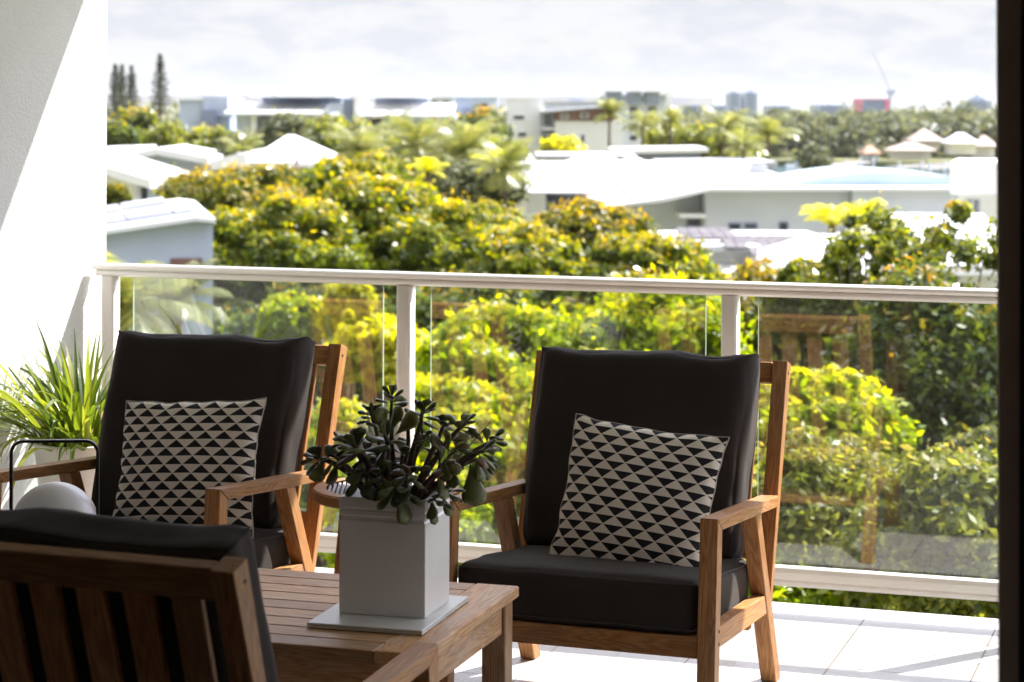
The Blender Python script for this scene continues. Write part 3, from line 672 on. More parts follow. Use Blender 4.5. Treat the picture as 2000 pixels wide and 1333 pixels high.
for (x, y, o_, vx, vy, r0, nl, L, droop) in tips:
    T_ = jp(x, y, o_); V_ = jp(vx, vy, o_*0.6)
    B_ = base + Vector((rnd.uniform(-.02, .02)+(vx-790)*0.00030, rnd.uniform(-.03, .03), -0.01))
    P = []
    for k in range(9):
        t = k/8; a = B_.lerp(V_, t); b = V_.lerp(T_, t); q = a.lerp(b, t)
        q += Vector((noise.noise(q*30), noise.noise(q*30+Vector((5, 0, 0))), noise.noise(q*30+Vector((0, 7, 0)))))*0.006*(1 if 0 < k < 8 else 0)
        P.append(q)
    tube(bm, P, [1.35*r0*(1-0.60*k/8)*(1+0.2*rnd.random()) for k in range(9)], 7)
    ax = (P[-1]-P[-3]).normalized()
    nl = max(6, int(nl*0.72))
    for k in range(nl):
        t = k/max(1, nl-1); ang = k*2.4+x
        sp = 0.35+1.15*t
        o1 = ax.orthogonal().normalized(); o2 = ax.cross(o1)
        d = ax*math.cos(sp) + (o1*math.cos(ang)+o2*math.sin(ang))*math.sin(sp)
        d.z = d.z*0.85-(droop*1.1+0.05)*(0.5+0.5*t)
        p = P[-1] - ax*(0.006+0.020*t)
        LL = L*(0.85+0.65*t)*rnd.uniform(0.85, 1.2)
        put_leaf(mg, p, d, LL, rnd.uniform(-.5, .5), rnd.uniform(-.1, .35), rnd.uniform(1.0, 1.35))
for (x, y, dx, dz, L, rl) in [(752, 850, -.25, 1, .068, 1.35), (760, 846, .35, .9, .066, 1.2), (770, 852, .75, .8, .072, 1.1), (748, 852, -.05, .5, .04, 1.2), (868, 893, -.45, .9, .062, -1.0), (875, 885, .0, .7, .058, -1.2), (880, 880, .9, .35, .045, -.7), (866, 895, .1, -.9, .052, .9), (875, 905, .2, -.9, .056, 1.2), (868, 893, .6, -.6, .05, .8), (742, 838, -.9, .5, .035, .3)]:
    put_leaf(mg, jp(x, y, -.08), rt*dx+up*dz-fw*0.25, L, rl, 0.1, 1.25)
mg.build('foliage', JL, plt_); bmo('stem', bm, JS, plt_, True)
q = bmesh.new(); P0 = jp(850, 935, -.03); P1 = jp(958, 824, -.03)
tube(q, [P0.lerp(P1, k/8)+Vector((0, 0, -0.006*math.sin(math.pi*k/8))) for k in range(9)], [0.0022-0.0012*k/8 for k in range(9)], 6); bmo('flower_stalk', q, vary(mat('stalk', (0.12, 0.14, 0.04), 0.6), (0.1, 0.12, 0.03), (0.16, 0.16, 0.05), 20), plt_, True)

# ------------------------------------------------------------------ globe lantern with handle frame
lampc = at(106, 1075, 5.02); lampc.z = TH
la = empty('globe_lantern', (lampc.x, lampc.y, TH+0.001), YAW+R(4), 'white globe lantern in thin black handle frame at the left end of the low table', 'lantern')
BLK = vary(mat('black_metal', (0.02, 0.02, 0.025), 0.35, 0.5), (0.018, 0.018, 0.022), (0.028, 0.028, 0.034), 30)
gl = mat('opal_globe', (0.78, 0.78, 0.80), 0.35, 0.5); gb = gl.node_tree.nodes['Principled BSDF']; gb.inputs['Subsurface Weight'].default_value = 0.3; gb.inputs['Subsurface Scale'].default_value = 0.03
bm = bmesh.new(); bmesh.ops.create_uvsphere(bm, u_segments=48, v_segments=32, radius=0.0985); o = bmo('globe', bm, gl, la, True); o.location = (0.001, 0, 0.169)
bm = bmesh.new(); lathe(bm, [(0.086, 0), (0.088, 0.003), (0.088, 0.066), (0.060, 0.074), (0.050, 0.082)], 48); bmo('base', bm, BLK, la, True)
bm = bmesh.new(); P = []; hw, hh, r = 0.0975, 0.3615, 0.028
P += [(-hw, 0, 0.02), (-hw, 0, 0.15), (-hw, 0, 0.28)]
for k in range(9): t = math.pi-k*math.pi/16; P.append((-hw+r+r*math.cos(t), 0, hh-r+r*math.sin(t)))
for k in range(9): t = math.pi/2-k*math.pi/16; P.append((hw-r+r*math.cos(t), 0, hh-r+r*math.sin(t)))
P += [(hw, 0, 0.28), (hw, 0, 0.15), (hw, 0, 0.02)]
rect = [(-0.0033, -0.006), (0.0033, -0.006), (0.0033, 0.006), (-0.0033, 0.006)]
rings = []
for i, p in enumerate(P):
    a = Vector(P[max(0, i-1)]); b = Vector(P[min(len(P)-1, i+1)]); t = (b-a).normalized(); nn = Vector((0, 1, 0)).cross(t)
    rings.append([bm.verts.new(Vector(p)+nn*u+Vector((0, 1, 0))*v) for u, v in rect])
for i in range(len(P)-1):
    for k in range(4): bm.faces.new((rings[i][k], rings[i][(k+1) % 4], rings[i+1][(k+1) % 4], rings[i+1][k]))
bm.faces.new(rings[0][::-1]); bm.faces.new(rings[-1])
bmo('handle', bm, BLK, la)

# ------------------------------------------------------------------ round side table and small pot between the chairs
st = empty('side_table', (-2.236, 5.640, 0), R(20), 'small round teak side table with ribbed grey top between the two far armchairs', 'side table')
bm = bmesh.new(); lathe(bm, [(0.165, 0.468), (0.198, 0.468), (0.203, 0.473), (0.203, 0.495), (0.198, 0.500), (0.165, 0.500)], 64)
for f in list(bm.faces):
    if len(f.verts) > 10: bm.faces.remove(f)
grain('rim', bm, TEAK, st, (1, 0, 0))
bm = bmesh.new()
for k in range(27):
    x = -0.156+k*0.012; hl = math.sqrt(max(0, 0.1635**2-x*x))
    box(bm, x-0.0036, x+0.0036, -hl, hl, 0.478, 0.496, 0.001)
bmo('ribbed_inlay', bm, vary(mat('grey_cord', (0.36, 0.35, 0.36), 0.7), (0.33, 0.32, 0.33), (0.42, 0.41, 0.42), 40), st)
bm = bmesh.new(); lathe(bm, [(0.164, 0.469), (0.164, 0.476)], 48); bmo('backing', bm, BLK, st)
for k in range(3):
    a = 2*math.pi*k/3+0.5
    bm = bmesh.new(); tube(bm, [(0.13*math.cos(a), 0.13*math.sin(a), 0.4685), (0.185*math.cos(a), 0.185*math.sin(a), 0.001)], [0.017, 0.012], 12); grain('leg', bm, TEAK, st, (0.05*math.cos(a), 0.05*math.sin(a), -1))
def trip():
    m = mat('triangle_glaze', (0.6, 0.55, 0.5), 0.5, 0.4); nt = m.node_tree; b = nt.nodes['Principled BSDF']
    tc = N(nt, 'ShaderNodeTexCoord'); s = N(nt, 'ShaderNodeSeparateXYZ'); nt.links.new(tc.outputs['Object'], s.inputs[0])
    ang = mth(nt, 'ARCTAN2', s.outputs[1], s.outputs[0]); u = mth(nt, 'MULTIPLY', ang, 8/(2*math.pi))
    v = mth(nt, 'MULTIPLY', s.outputs[2], 1/0.046); row = mth(nt, 'FLOOR', v); fv = mth(nt, 'FRACT', v)
    fu = mth(nt, 'FRACT', mth(nt, 'ADD', u, mth(nt, 'MULTIPLY', row, 0.5)))
    d = mth(nt, 'ABSOLUTE', mth(nt, 'SUBTRACT', fu, 0.5)); k = mth(nt, 'LESS_THAN', d, mth(nt, 'SUBTRACT', mth(nt, 'MULTIPLY', fv, 0.5), 0.03))
    g = N(nt, 'ShaderNodeMix', data_type='RGBA'); nt.links.new(k, g.inputs[0]); g.inputs[6].default_value = (0.58, 0.50, 0.45, 1); g.inputs[7].default_value = (0.02, 0.02, 0.02, 1)
    nt.links.new(g.outputs[2], b.inputs['Base Color']); return m
sp = empty('small_pot_plant', (-2.236, 5.62, 0.5015), 0, 'pale spiky plant in a small black and cream triangle pot on the round side table', 'plant')
bm = bmesh.new(); lathe(bm, [(0.045, 0), (0.060, 0.004), (0.067, 0.06), (0.068, 0.128), (0.066, 0.131), (0.062, 0.128), (0.060, 0.110), (0.001, 0.110)], 40); bmo('pot', bm, trip(), sp, True)
SPK = foliage('pale_spiky_leaf', [(0.2, (0.20, 0.20, 0.12)), (0.8, (0.48, 0.46, 0.34))], 0.25, 0.5)
def blade(mg, p, az, el, L, w, curl, seg=9, twist=0.0, fold=0.25):
    p = Vector(p); V = []; d = Vector((math.cos(az)*math.cos(el), math.sin(az)*math.cos(el), math.sin(el)))
    side = Vector((-math.sin(az), math.cos(az), 0))
    st_ = L/seg
    for k in range(seg+1):
        t = k/seg; ww = w*(0.55+0.45*math.sin(min(1, t*2.2)*math.pi/2))*(1-t**2.6)+0.0004
        s2 = (Matrix.Rotation(twist*t, 3, d) @ side).normalized(); nn = d.cross(s2)
        V += [p-s2*ww, p+nn*ww*fold*-1, p+s2*ww]
        el -= curl/seg*(0.4+1.3*t); d = Vector((math.cos(az)*math.cos(el), math.sin(az)*math.cos(el), math.sin(el))); p = p+d*st_
    F = []
    for k in range(seg):
        F += [(3*k, 3*k+1, 3*k+4, 3*k+3), (3*k+1, 3*k+2, 3*k+5, 3*k+4)]
    mg.add(np.array([tuple(v) for v in V]), F, rnd.random())
mg = Merge()
for k in range(46):
    blade(mg, (rnd.uniform(-.03, .03), rnd.uniform(-.03, .03), 0.110), rnd.uniform(0, 6.28), rnd.uniform(0.3, 1.5), rnd.uniform(.09, .15), .006, rnd.uniform(0, .8), 6)
mg.build('foliage', SPK, sp)

# ------------------------------------------------------------------ tall white pot of strappy grass beside the wall
gp = empty('grass_pot', (-3.475, 6.16, 0.001), 0, 'strappy green grass in a tall tapered white pot against the left wall', 'plant')
bm = bmesh.new(); lathe(bm, [(0.088, 0), (0.094, 0.004), (0.148, 0.478), (0.149, 0.486), (0.146, 0.490), (0.140, 0.486), (0.136, 0.45), (0.001, 0.45)], 56)
bmo('pot', bm, vary(mat('white_glazed_pot', (0.74, 0.70, 0.66), 0.3, 0.5), (0.72, 0.68, 0.64), (0.76, 0.73, 0.69), 6), gp, True)
bm = bmesh.new(); lathe(bm, [(0.135, 0.451), (0.1, 0.462), (0.02, 0.466)], 24); bmo('soil', bm, vary(mat('dark_mulch', (0.06, 0.04, 0.03), 0.95), (0.03, 0.02, 0.015), (0.1, 0.07, 0.05), 60, bump=1), gp)
F_GRASS = foliage('strappy_leaf', [(0.15, (0.035, 0.065, 0.010)), (0.5, (0.10, 0.15, 0.02)), (0.8, (0.24, 0.27, 0.04))], 0.38, 0.3, ((0.45, 0.38, 0.16), (0.55, 0.42, 0.25)), 0.93)
mg = Merge()
for k in range(230):
    a = rnd.uniform(0, 6.283); rr = 0.11*math.sqrt(rnd.random())
    el = math.pi/2-0.15-rnd.random()*0.95*(rr/0.11*0.6+0.4)
    blade(mg, (rr*math.cos(a), rr*math.sin(a), 0.455), a+rnd.uniform(-.5, .5), el, rnd.uniform(.22, .46), rnd.uniform(.0075, .0125), rnd.uniform(.2, 1.9)*(1 if rnd.random() < .8 else 1.5), 9, rnd.uniform(-.8, .8))
mg.build('foliage', F_GRASS, gp, False)

# ================================================================== the world outside
GZ = -9.0
# ground, water
def gmat():
    m = mat('garden_ground', (0.12, 0.13, 0.05), 0.95, 0.2)
    vary(m, (0.09, 0.10, 0.04), (0.24, 0.23, 0.10), 0.09, 8, lo=0.4, hi=0.6); return m
bm = bmesh.new(); box(bm, -4500, 4500, 6.9, 340, GZ-1, GZ); o = bmo('ground', bm, gmat()); tag(o, kind='structure')
bm = bmesh.new(); box(bm, -4500, 4500, 340, 402, GZ-2, GZ-0.6)
WAT = mat('canal_water', (0.10, 0.17, 0.20), 0.12, 0.6); vary(WAT, (0.09, 0.15, 0.18), (0.13, 0.20, 0.23), 0.05, 3, bump=0.5, bscale=1.2)
tag(bmo('water', bm, WAT), kind='structure')
bm = bmesh.new(); box(bm, -6500, 6500, 402, 8500, GZ-1.5, GZ+0.4); tag(bmo('far_ground', bm, gmat()), kind='structure')
bm = bmesh.new(); box(bm, -2600, -900, 6600, 7200, GZ, 60)
bm.free()

# ---- trees
def leafcloud(n, R3, leaf, seed, clumps=26, clr=0.34, shell=0.75, low=-0.35):
    """leaf quads gathered in clumps over an ellipsoid crown; returns (4n,3), tip"""
    g = np.random.default_rng(seed)
    d = g.normal(size=(clumps*3, 3)); d /= np.linalg.norm(d, axis=1)[:, None]; d = d[d[:, 2] > low][:clumps]
    # a few big lobes make the outline uneven; clumps ride on them
    lob = g.normal(size=(9, 3)); lob /= np.linalg.norm(lob, axis=1)[:, None]
    bump = 0.80+0.30*np.max(np.clip((d@lob.T-0.55)/0.45, 0, 1), axis=1)
    cc = d*(bump*(0.80+0.26*g.random(len(d))))[:, None]*(1-clr*0.45)
    cc = np.vstack([cc, g.normal(size=(max(4, clumps//3), 3))*0.33])
    k = g.integers(0, len(cc), n); rr = clr*(0.35+1.25*g.random(len(cc)))[k]
    q = g.normal(size=(n, 3)); q /= np.linalg.norm(q, axis=1)[:, None]; rad = g.random(n)**0.5
    rad = np.where(g.random(n) < 0.14, rad*1.7, rad)
    p = cc[k] + q*(rr*rad)[:, None]*np.array([1, 1, 0.8])
    rad = np.minimum(rad, 1)
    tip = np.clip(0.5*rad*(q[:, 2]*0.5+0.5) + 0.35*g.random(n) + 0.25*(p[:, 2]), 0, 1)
    p = p*np.array(R3)
    nrm = q + g.normal(size=(n, 3))*0.9 + np.array([0, 0, 0.5]); nrm /= np.linalg.norm(nrm, axis=1)[:, None]
    a = np.cross(nrm, g.normal(size=(n, 3))); a /= np.linalg.norm(a, axis=1)[:, None]; b = np.cross(nrm, a)
    L = leaf*(0.6+0.8*g.random(n))[:, None]
    co = np.stack([p-a*L, p-b*L*0.45, p+a*L, p+b*L*0.45], axis=1).reshape(-1, 3)
    return co, tip
CROWN = {}
def crown_mesh(key, n, leaf, mat_, seed, clumps, clr, asp=0.8, low=-0.35):
    if key not in CROWN:
        co, tip = leafcloud(n, (1, 1, asp), leaf, seed, clumps, clr, low=low)
        o = quads('crown', co, tip, mat_); CROWN[key] = o.data; bpy.data.objects.remove(o)
    return CROWN[key]
def trunk_bm(h, r, cz, rnd, Rc):
    bm = bmesh.new(); P = [Vector((0, 0, 0))]
    for k in range(1, 7): P.append(Vector((rnd.uniform(-.06, .06)*h*0.3, rnd.uniform(-.06, .06)*h*0.3, h*k/6)))
    tube(bm, P, [r*(1.25-0.6*k/6) for k in range(7)], 8)
    for k in range(8):
        a = k*0.9+rnd.random(); s = P[rnd.choice((4, 5, 6))]
        e = Vector((math.cos(a)*Rc*rnd.uniform(.45, .8), math.sin(a)*Rc*rnd.uniform(.45, .8), cz+rnd.uniform(-.2, .6)*Rc))
        mid = s.lerp(e, 0.5)+Vector((0, 0, 0.12*Rc)); tube(bm, [s, s.lerp(mid, .6), mid, mid.lerp(e, .6), e], [r*.5, r*.42, r*.32, r*.2, r*.08], 6)
    return bm
trnd = random.Random(5)
def tree(px, pytop, D, wpx, kind, label, group=None, asp=0.85, name='broadleaf_tree', cat='tree', seed=0, dens=1.0, lf=None, n=None, clump=None):
    Rc = wpx/2*D/FPX; top = at(px, pytop, D)
    cz = top.z - Rc*asp - GZ
    root = empty(name, (top.x, top.y, GZ), trnd.uniform(0, 6.28), label, cat, group)
    key, mat_ = kind
    lsz = lf if lf else (0.05 if D < 30 else 0.08 if D < 70 else 0.22)
    nn = n if n else (85000 if D < 30 else 70000 if D < 70 else 6000)
    nn = int(nn*dens)
    q = (key, seed, round(lsz/Rc, 3), nn, asp)
    ncl, crr = clump if clump else ((150, 0.165) if D < 70 else (34, 0.32))
    me = crown_mesh(q, nn, lsz/Rc, mat_, seed+3, ncl, crr, asp, -0.6)
    c = bpy.data.objects.new('crown', me); COL.objects.link(c); c.parent = root; c.location = (0, 0, cz); c.scale = (Rc, Rc, Rc)
    bmo('trunk', trunk_bm(max(cz-0.25*Rc, 0.4), 0.05*Rc+0.04, cz, trnd, Rc), BARK, root, True)
    return root
KG = ('gold', F_GOLD); KO = ('orange', F_ORAN); KL = ('lime', F_LIME); KD = ('dark', F_DARK); KV = ('olive', F_OLIVE); KF = ('far', F_FAR); KY = ('yel', F_YEL); KM = ('mix', F_MIX)
# middle row of big trees behind the rail
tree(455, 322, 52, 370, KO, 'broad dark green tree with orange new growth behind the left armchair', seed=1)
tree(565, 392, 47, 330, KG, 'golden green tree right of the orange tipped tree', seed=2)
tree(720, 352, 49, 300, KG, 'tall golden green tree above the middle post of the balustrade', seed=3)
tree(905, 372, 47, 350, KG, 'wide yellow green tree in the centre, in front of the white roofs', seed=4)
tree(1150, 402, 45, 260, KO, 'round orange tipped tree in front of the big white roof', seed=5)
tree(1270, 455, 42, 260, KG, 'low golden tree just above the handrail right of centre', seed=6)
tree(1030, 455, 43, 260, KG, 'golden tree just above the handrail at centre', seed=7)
tree(690, 300, 72, 170, KG, 'round yellow green tree beyond the golden trees', seed=8, n=20000)
# garden trees seen through the glass
tree(1000, 583, 24, 460, KL, 'bright lime green tree behind the middle glass panel', seed=11)
tree(1260, 560, 22, 420, KL, 'bright lime green tree behind the right armchair', seed=12)
tree(1130, 720, 18, 520, KL, 'low lime green tree close below the balcony', seed=13)
tree(870, 760, 19, 300, KL, 'yellow green shrub tree between the two far armchairs', seed=14)
tree(1500, 540, 34, 330, KO, 'orange flecked tree behind the post beside the right armchair', seed=15)
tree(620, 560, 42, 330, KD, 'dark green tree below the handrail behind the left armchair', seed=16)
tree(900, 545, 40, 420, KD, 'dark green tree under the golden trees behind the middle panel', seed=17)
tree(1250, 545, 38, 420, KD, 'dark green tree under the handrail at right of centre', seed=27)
# big dark tree at right
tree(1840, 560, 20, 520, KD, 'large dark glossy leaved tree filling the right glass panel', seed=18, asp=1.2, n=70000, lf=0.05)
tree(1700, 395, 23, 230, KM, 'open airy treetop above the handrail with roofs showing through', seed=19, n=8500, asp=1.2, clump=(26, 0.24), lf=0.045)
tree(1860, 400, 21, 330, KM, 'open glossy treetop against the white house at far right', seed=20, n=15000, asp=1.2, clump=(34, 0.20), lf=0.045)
tree(1590, 520, 24, 190, KM, 'small green treetop just right of the last visible post', seed=21, dens=0.6)
tree(1600, 735, 17, 300, KL, 'lime green shrub behind the right armchair back', seed=22)
tree(1650, 860, 13.5, 480, KV, 'rounded olive green shrub low behind the right glass panel', seed=23, lf=0.035, n=70000)
tree(1880, 900, 12.5, 420, KV, 'olive green shrub at the bottom of the right glass panel', seed=24, lf=0.035, n=60000)
tree(1935, 830, 14, 200, ('pale', F_PALM), 'pale sparse bush at the right edge beside the dark tree', seed=25, dens=0.5, lf=0.03)
tree(1450, 1010, 13, 420, KL, 'lime green shrub right under the balcony edge', seed=26, lf=0.035)
# yard side below the left armchair top
tree(570, 575, 36, 125, KL, 'small round lime bush beside the driveway', seed=31, name='shrub', cat='shrub', n=16000)
tree(680, 545, 33, 100, KY, 'narrow bright yellow bush left of the middle post', seed=32, name='shrub', cat='shrub', asp=1.5, n=16000)
tree(740, 620, 30, 170, KY, 'yellow shrub behind the top corner of the left armchair', seed=33, name='shrub', cat='shrub', n=16000)
tree(460, 590, 45, 120, KD, 'dark bush beside the driveway left of the lime bush', seed=34, name='shrub', cat='shrub', n=12000)
tree(660, 800, 22, 260, KL, 'lime shrub seen between the left armchair and the jade plant', seed=35, name='shrub', cat='shrub', n=40000)
tree(800, 900, 17, 300, KL, 'lime shrub behind the jade plant near the bottom rail', seed=36, name='shrub', cat='shrub', n=40000)
# farther garden trees between the houses
far_list = [(268, 222, 150, 120, KM, 'golden crowned tree below the pines'), (225, 235, 120, 80, KD, 'dark tree against the white wall edge below the pines'), (320, 240, 140, 110, KV, 'olive tree right of the yellow crown'),
            (400, 250, 125, 110, KV, 'olive tree in front of the pale blue block'), (470, 262, 118, 80, KF, 'faded green tree left of the white hip roof'), (560, 232, 150, 120, KF, 'faded green tree behind the peak of the white hip roof'),
            (640, 222, 160, 120, KV, 'olive tree right of the white hip roof'), (715, 232, 150, 120, KV, 'olive tree below the long white canopy'), (790, 245, 130, 130, KF, 'faded tree left of the palms'), (860, 240, 140, 130, KV, 'olive tree among the palms at centre'),
            (930, 232, 145, 120, KD, 'dark tree beside the white box house'), (960, 262, 110, 130, KV, 'olive tree in front of the white box house'), (620, 330, 80, 120, KV, 'olive tree under the white hip roof'), (800, 320, 85, 140, KV, 'olive tree behind the tall golden tree'),
            (900, 310, 82, 160, KF, 'grey green drooping tree left of the big white roof'), (1300, 235, 190, 80, KV, 'olive tree right of the apartment block'), (1370, 240, 180, 90, KV, 'green tree before the twin towers'), (540, 320, 75, 90, KO, 'orange flecked tree left under the hip roof'),
            (1100, 268, 150, 90, KY, 'yellow palm like bush below the brown band'), (1440, 250, 170, 90, KV, 'olive tree in the middle of the palms at right'), (1590, 290, 260, 60, KF, 'small green tree at the canal bank'), (225, 362, 58, 60, KO, 'orange flecked bush under the left white roof'),
            (980, 330, 78, 90, KF, 'weeping pale tree touching the big white roof'),
            (740, 258, 95, 170, KV, 'tall feathery olive tree behind the tall golden tree'), (880, 246, 92, 180, KV, 'tall feathery olive tree reaching the skyline at centre'), (950, 222, 150, 90, KD, 'dark treetop against the pale block left of the box house')]
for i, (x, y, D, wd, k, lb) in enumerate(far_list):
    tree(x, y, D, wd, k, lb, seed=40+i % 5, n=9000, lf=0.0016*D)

# palms
def palm(px, py, D, fr_px, kind, label, seed=0, nf=20, name='palm_tree', stemr=0.12, upright=0.5, cat='palm tree'):
    g = random.Random(seed); L = fr_px*D/FPX; c = at(px, py, D)
    root = empty(name, (c.x, c.y, GZ), 0, label, cat)
    h = c.z-GZ
    bm = bmesh.new(); tube(bm, [(0, 0, h*k/8) for k in range(9)], [stemr*(1.3-0.5*k/8) for k in range(9)], 8); bmo('trunk', bm, BARK, root, True)
    co = []
    for i in range(nf):
        az = i*2.399; el = g.uniform(-.2, 1.35) if upright < 1 else g.uniform(.5, 1.4); p = Vector((0, 0, h)); ln = L*g.uniform(.8, 1.1)
        seg = 14; d = None
        for k in range(seg):
            d = Vector((math.cos(az)*math.cos(el), math.sin(az)*math.cos(el), math.sin(el))); side = Vector((-math.sin(az), math.cos(az), 0)); nn = d.cross(side)
            w_ = ln*0.30*math.sin(math.pi*min(1, (k+1.5)/(seg+1)))**0.7
            for s in (-1, 1):
                for j in range(2):
                    b0 = p+d*(ln/seg*j*0.5); e = b0+side*s*w_+d*w_*0.55+nn*(-0.25*w_)+Vector((0, 0, -w_*0.25)); wd = d*(ln/seg*0.2)
                    co += [b0-wd, e-wd*0.2, e+wd*0.2, b0+wd]
            p = p+d*(ln/seg); el -= (1.5 if upright < 1 else 1.9)/seg*(0.3+1.4*k/seg)
    quads('crown', np.array([tuple(v) for v in co]), np.random.rand(len(co)//4), kind, root)
    return root
for a in [(470, 300, 110, 60, F_PALM, 'small palm left of the white hip roof'), (760, 262, 120, 70, F_PALM, 'palm with arching fronds left of centre'), (820, 285, 105, 75, F_PALM, 'tall green palm near the centre'), (870, 300, 98, 80, F_PALM, 'broad palm above the yellow green tree'),
          (930, 275, 112, 70, F_PALM, 'palm beside the white box house'), (1190, 222, 170, 45, F_PALM, 'slim tall palm before the brown band'), (1255, 245, 160, 50, F_PALM, 'tall palm before the apartment block'), (1310, 235, 165, 45, F_PALM, 'tall palm right of the apartment block'),
          (1415, 250, 140, 65, F_PALM, 'lime palm left of the canal'), (1500, 262, 135, 70, F_PALM, 'broad lime palm beside the canal'), (1452, 290, 125, 55, F_PALM, 'short lime palm between the two bigger ones'), (965, 320, 80, 55, F_YEL, 'orange yellow fronded palm at the edge of the big white roof'),
          (700, 290, 88, 90, F_PALM, 'feathery palm right of the white hip roof'), (815, 285, 86, 100, F_PALM, 'large feathery palm in the middle of the treetops'), (905, 298, 84, 105, F_PALM, 'large drooping palm left of the white box house'), (985, 330, 76, 90, F_PALM, 'drooping palm overlapping the left end of the big white roof'),
          (835, 335, 78, 50, F_YEL, 'yellow fronded palm behind the golden trees')]:
    palm(*a, seed=int(a[0]))
palm(1625, 440, 62, 75, F_YEL, 'bright yellow fountain palm left of its twin on the solar roof side', 3, 26, upright=2)
palm(1675, 440, 60, 80, F_YEL, 'bright yellow fountain palm right of its twin behind the open treetop', 4, 26, upright=2)
palm(235, 600, 26, 190, F_PALM, 'dark fronded palm below the handrail beside the left post', 5, 22)
palm(345, 590, 34, 130, F_PALM, 'sunlit palm behind the left glass panel', 6, 24)

def pine(px, pytop, D, wpx, hpx, label, seed):
    g = np.random.default_rng(seed); t = at(px, pytop, D); root = empty('norfolk_pine', (t.x, t.y, GZ), 0, label, 'pine tree', 'norfolk pines on the skyline')
    H = t.z-GZ; Rm = wpx*0.66*D/FPX; Hc = hpx*D/FPX
    bm = bmesh.new(); tube(bm, [(0, 0, H*k/6) for k in range(7)], [0.35*(1-k/6.3) for k in range(7)], 7); bmo('trunk', bm, BARK, root)
    co = []
    tiers = 17
    for i in range(tiers):
        f = i/tiers; z = H-Hc*f-0.1; rr = Rm*(0.06+0.94*f**0.8)*g.uniform(.8, 1.05)
        for b in range(6):
            a = b*2*math.pi/6+i; dr = np.array([math.cos(a), math.sin(a), 0.25-0.1*f])
            m_ = 9
            for k in range(m_):
                c = np.array([0, 0, z])+dr*rr*(k+1)/m_+g.normal(size=3)*0.04; u = dr*0.2+np.array([0,0,.1]); v = np.cross(dr, g.normal(size=3)); v /= np.linalg.norm(v); v *= 0.075
                co += [c-u, c-v, c+u, c+v]
    quads('crown', np.array(co), np.zeros(len(co)//4), F_PINE, root)
pine(313, 108, 200, 40, 120, 'tallest norfolk pine standing alone left of the pale blue block', 1)
pine(225, 128, 210, 36, 110, 'norfolk pine nearest the white wall', 2)
pine(238, 128, 235, 32, 100, 'slender norfolk pine second from the white wall', 3)
pine(257, 130, 240, 34, 95, 'thin norfolk pine between the cluster and the tallest one', 4)
co, tip = leafcloud(3000, (1, 1, 0.5), 0.1, 77, 14, 0.3)

# ---- far wood along the canal: one mass
g = np.random.default_rng(9); allco = []; 
for i in range(230):
    px = g.uniform(1080, 3000) if i > 45 else g.uniform(150, 1100); D = g.uniform(430, 560) if px > 1350 else g.uniform(300, 520)
    rr = g.uniform(4.5, 8); top = 210+g.uniform(0, 18) if px > 1480 else 222+g.uniform(0, 20)
    t = at(px, top, D); co, _ = leafcloud(1500, (rr, rr, rr*0.8), rr*0.10, 500+i, 14, 0.4, low=-0.9)
    allco.append(co+np.array([t.x, t.y, t.z-rr*0.8]))
    co, _ = leafcloud(700, (rr, rr, rr*0.7), rr*0.14, 900+i, 10, 0.5, low=-0.9)
    allco.append(co+np.array([t.x+g.uniform(-3, 3), t.y-3, GZ+rr*0.5]))
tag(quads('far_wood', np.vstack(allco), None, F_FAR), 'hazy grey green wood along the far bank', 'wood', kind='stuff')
# garden undergrowth filling the ground between the trees
g = np.random.default_rng(19); allco = []
for i in range(420):
    D = g.uniform(18, 70); px = g.uniform(350, 3200)
    if px < 800 and g.random() < 0.6: continue
    rr = g.uniform(0.8, 1.8); t = at(px, 600, D); co, _ = leafcloud(900, (rr, rr, rr*0.8), rr*0.09, 1500+i, 10, 0.45, low=-0.9)
    allco.append(co+np.array([t.x, t.y, GZ+rr*0.5]))
tag(quads('undergrowth', np.vstack(allco), None, F_OLIVE), 'low green undergrowth covering the garden ground', 'undergrowth', kind='stuff')

g = np.random.default_rng(29); allco = []
for i in range(26):      # tall thicket carrying on to the right of the glossy tree
    px = 2250+g.uniform(0, 1700); D = g.uniform(17, 42); rr = g.uniform(1.6, 2.6); t = at(px, 600, D); zt = g.uniform(-2.2, -0.6)
    co, _ = leafcloud(14000, (rr, rr, rr), 0.06/rr*rr, 2500+i, 60, 0.24, low=-0.9); allco.append(co+np.array([t.x, t.y, zt-rr]))
    co, _ = leafcloud(5000, (rr, rr, rr*1.6), 0.09, 2600+i, 40, 0.4, low=-0.9); allco.append(co+np.array([t.x, t.y, zt-2.6*rr]))
tag(quads('thicket', np.vstack(allco), None, F_DARK), 'dense dark thicket continuing past the right edge', 'thicket', kind='stuff')
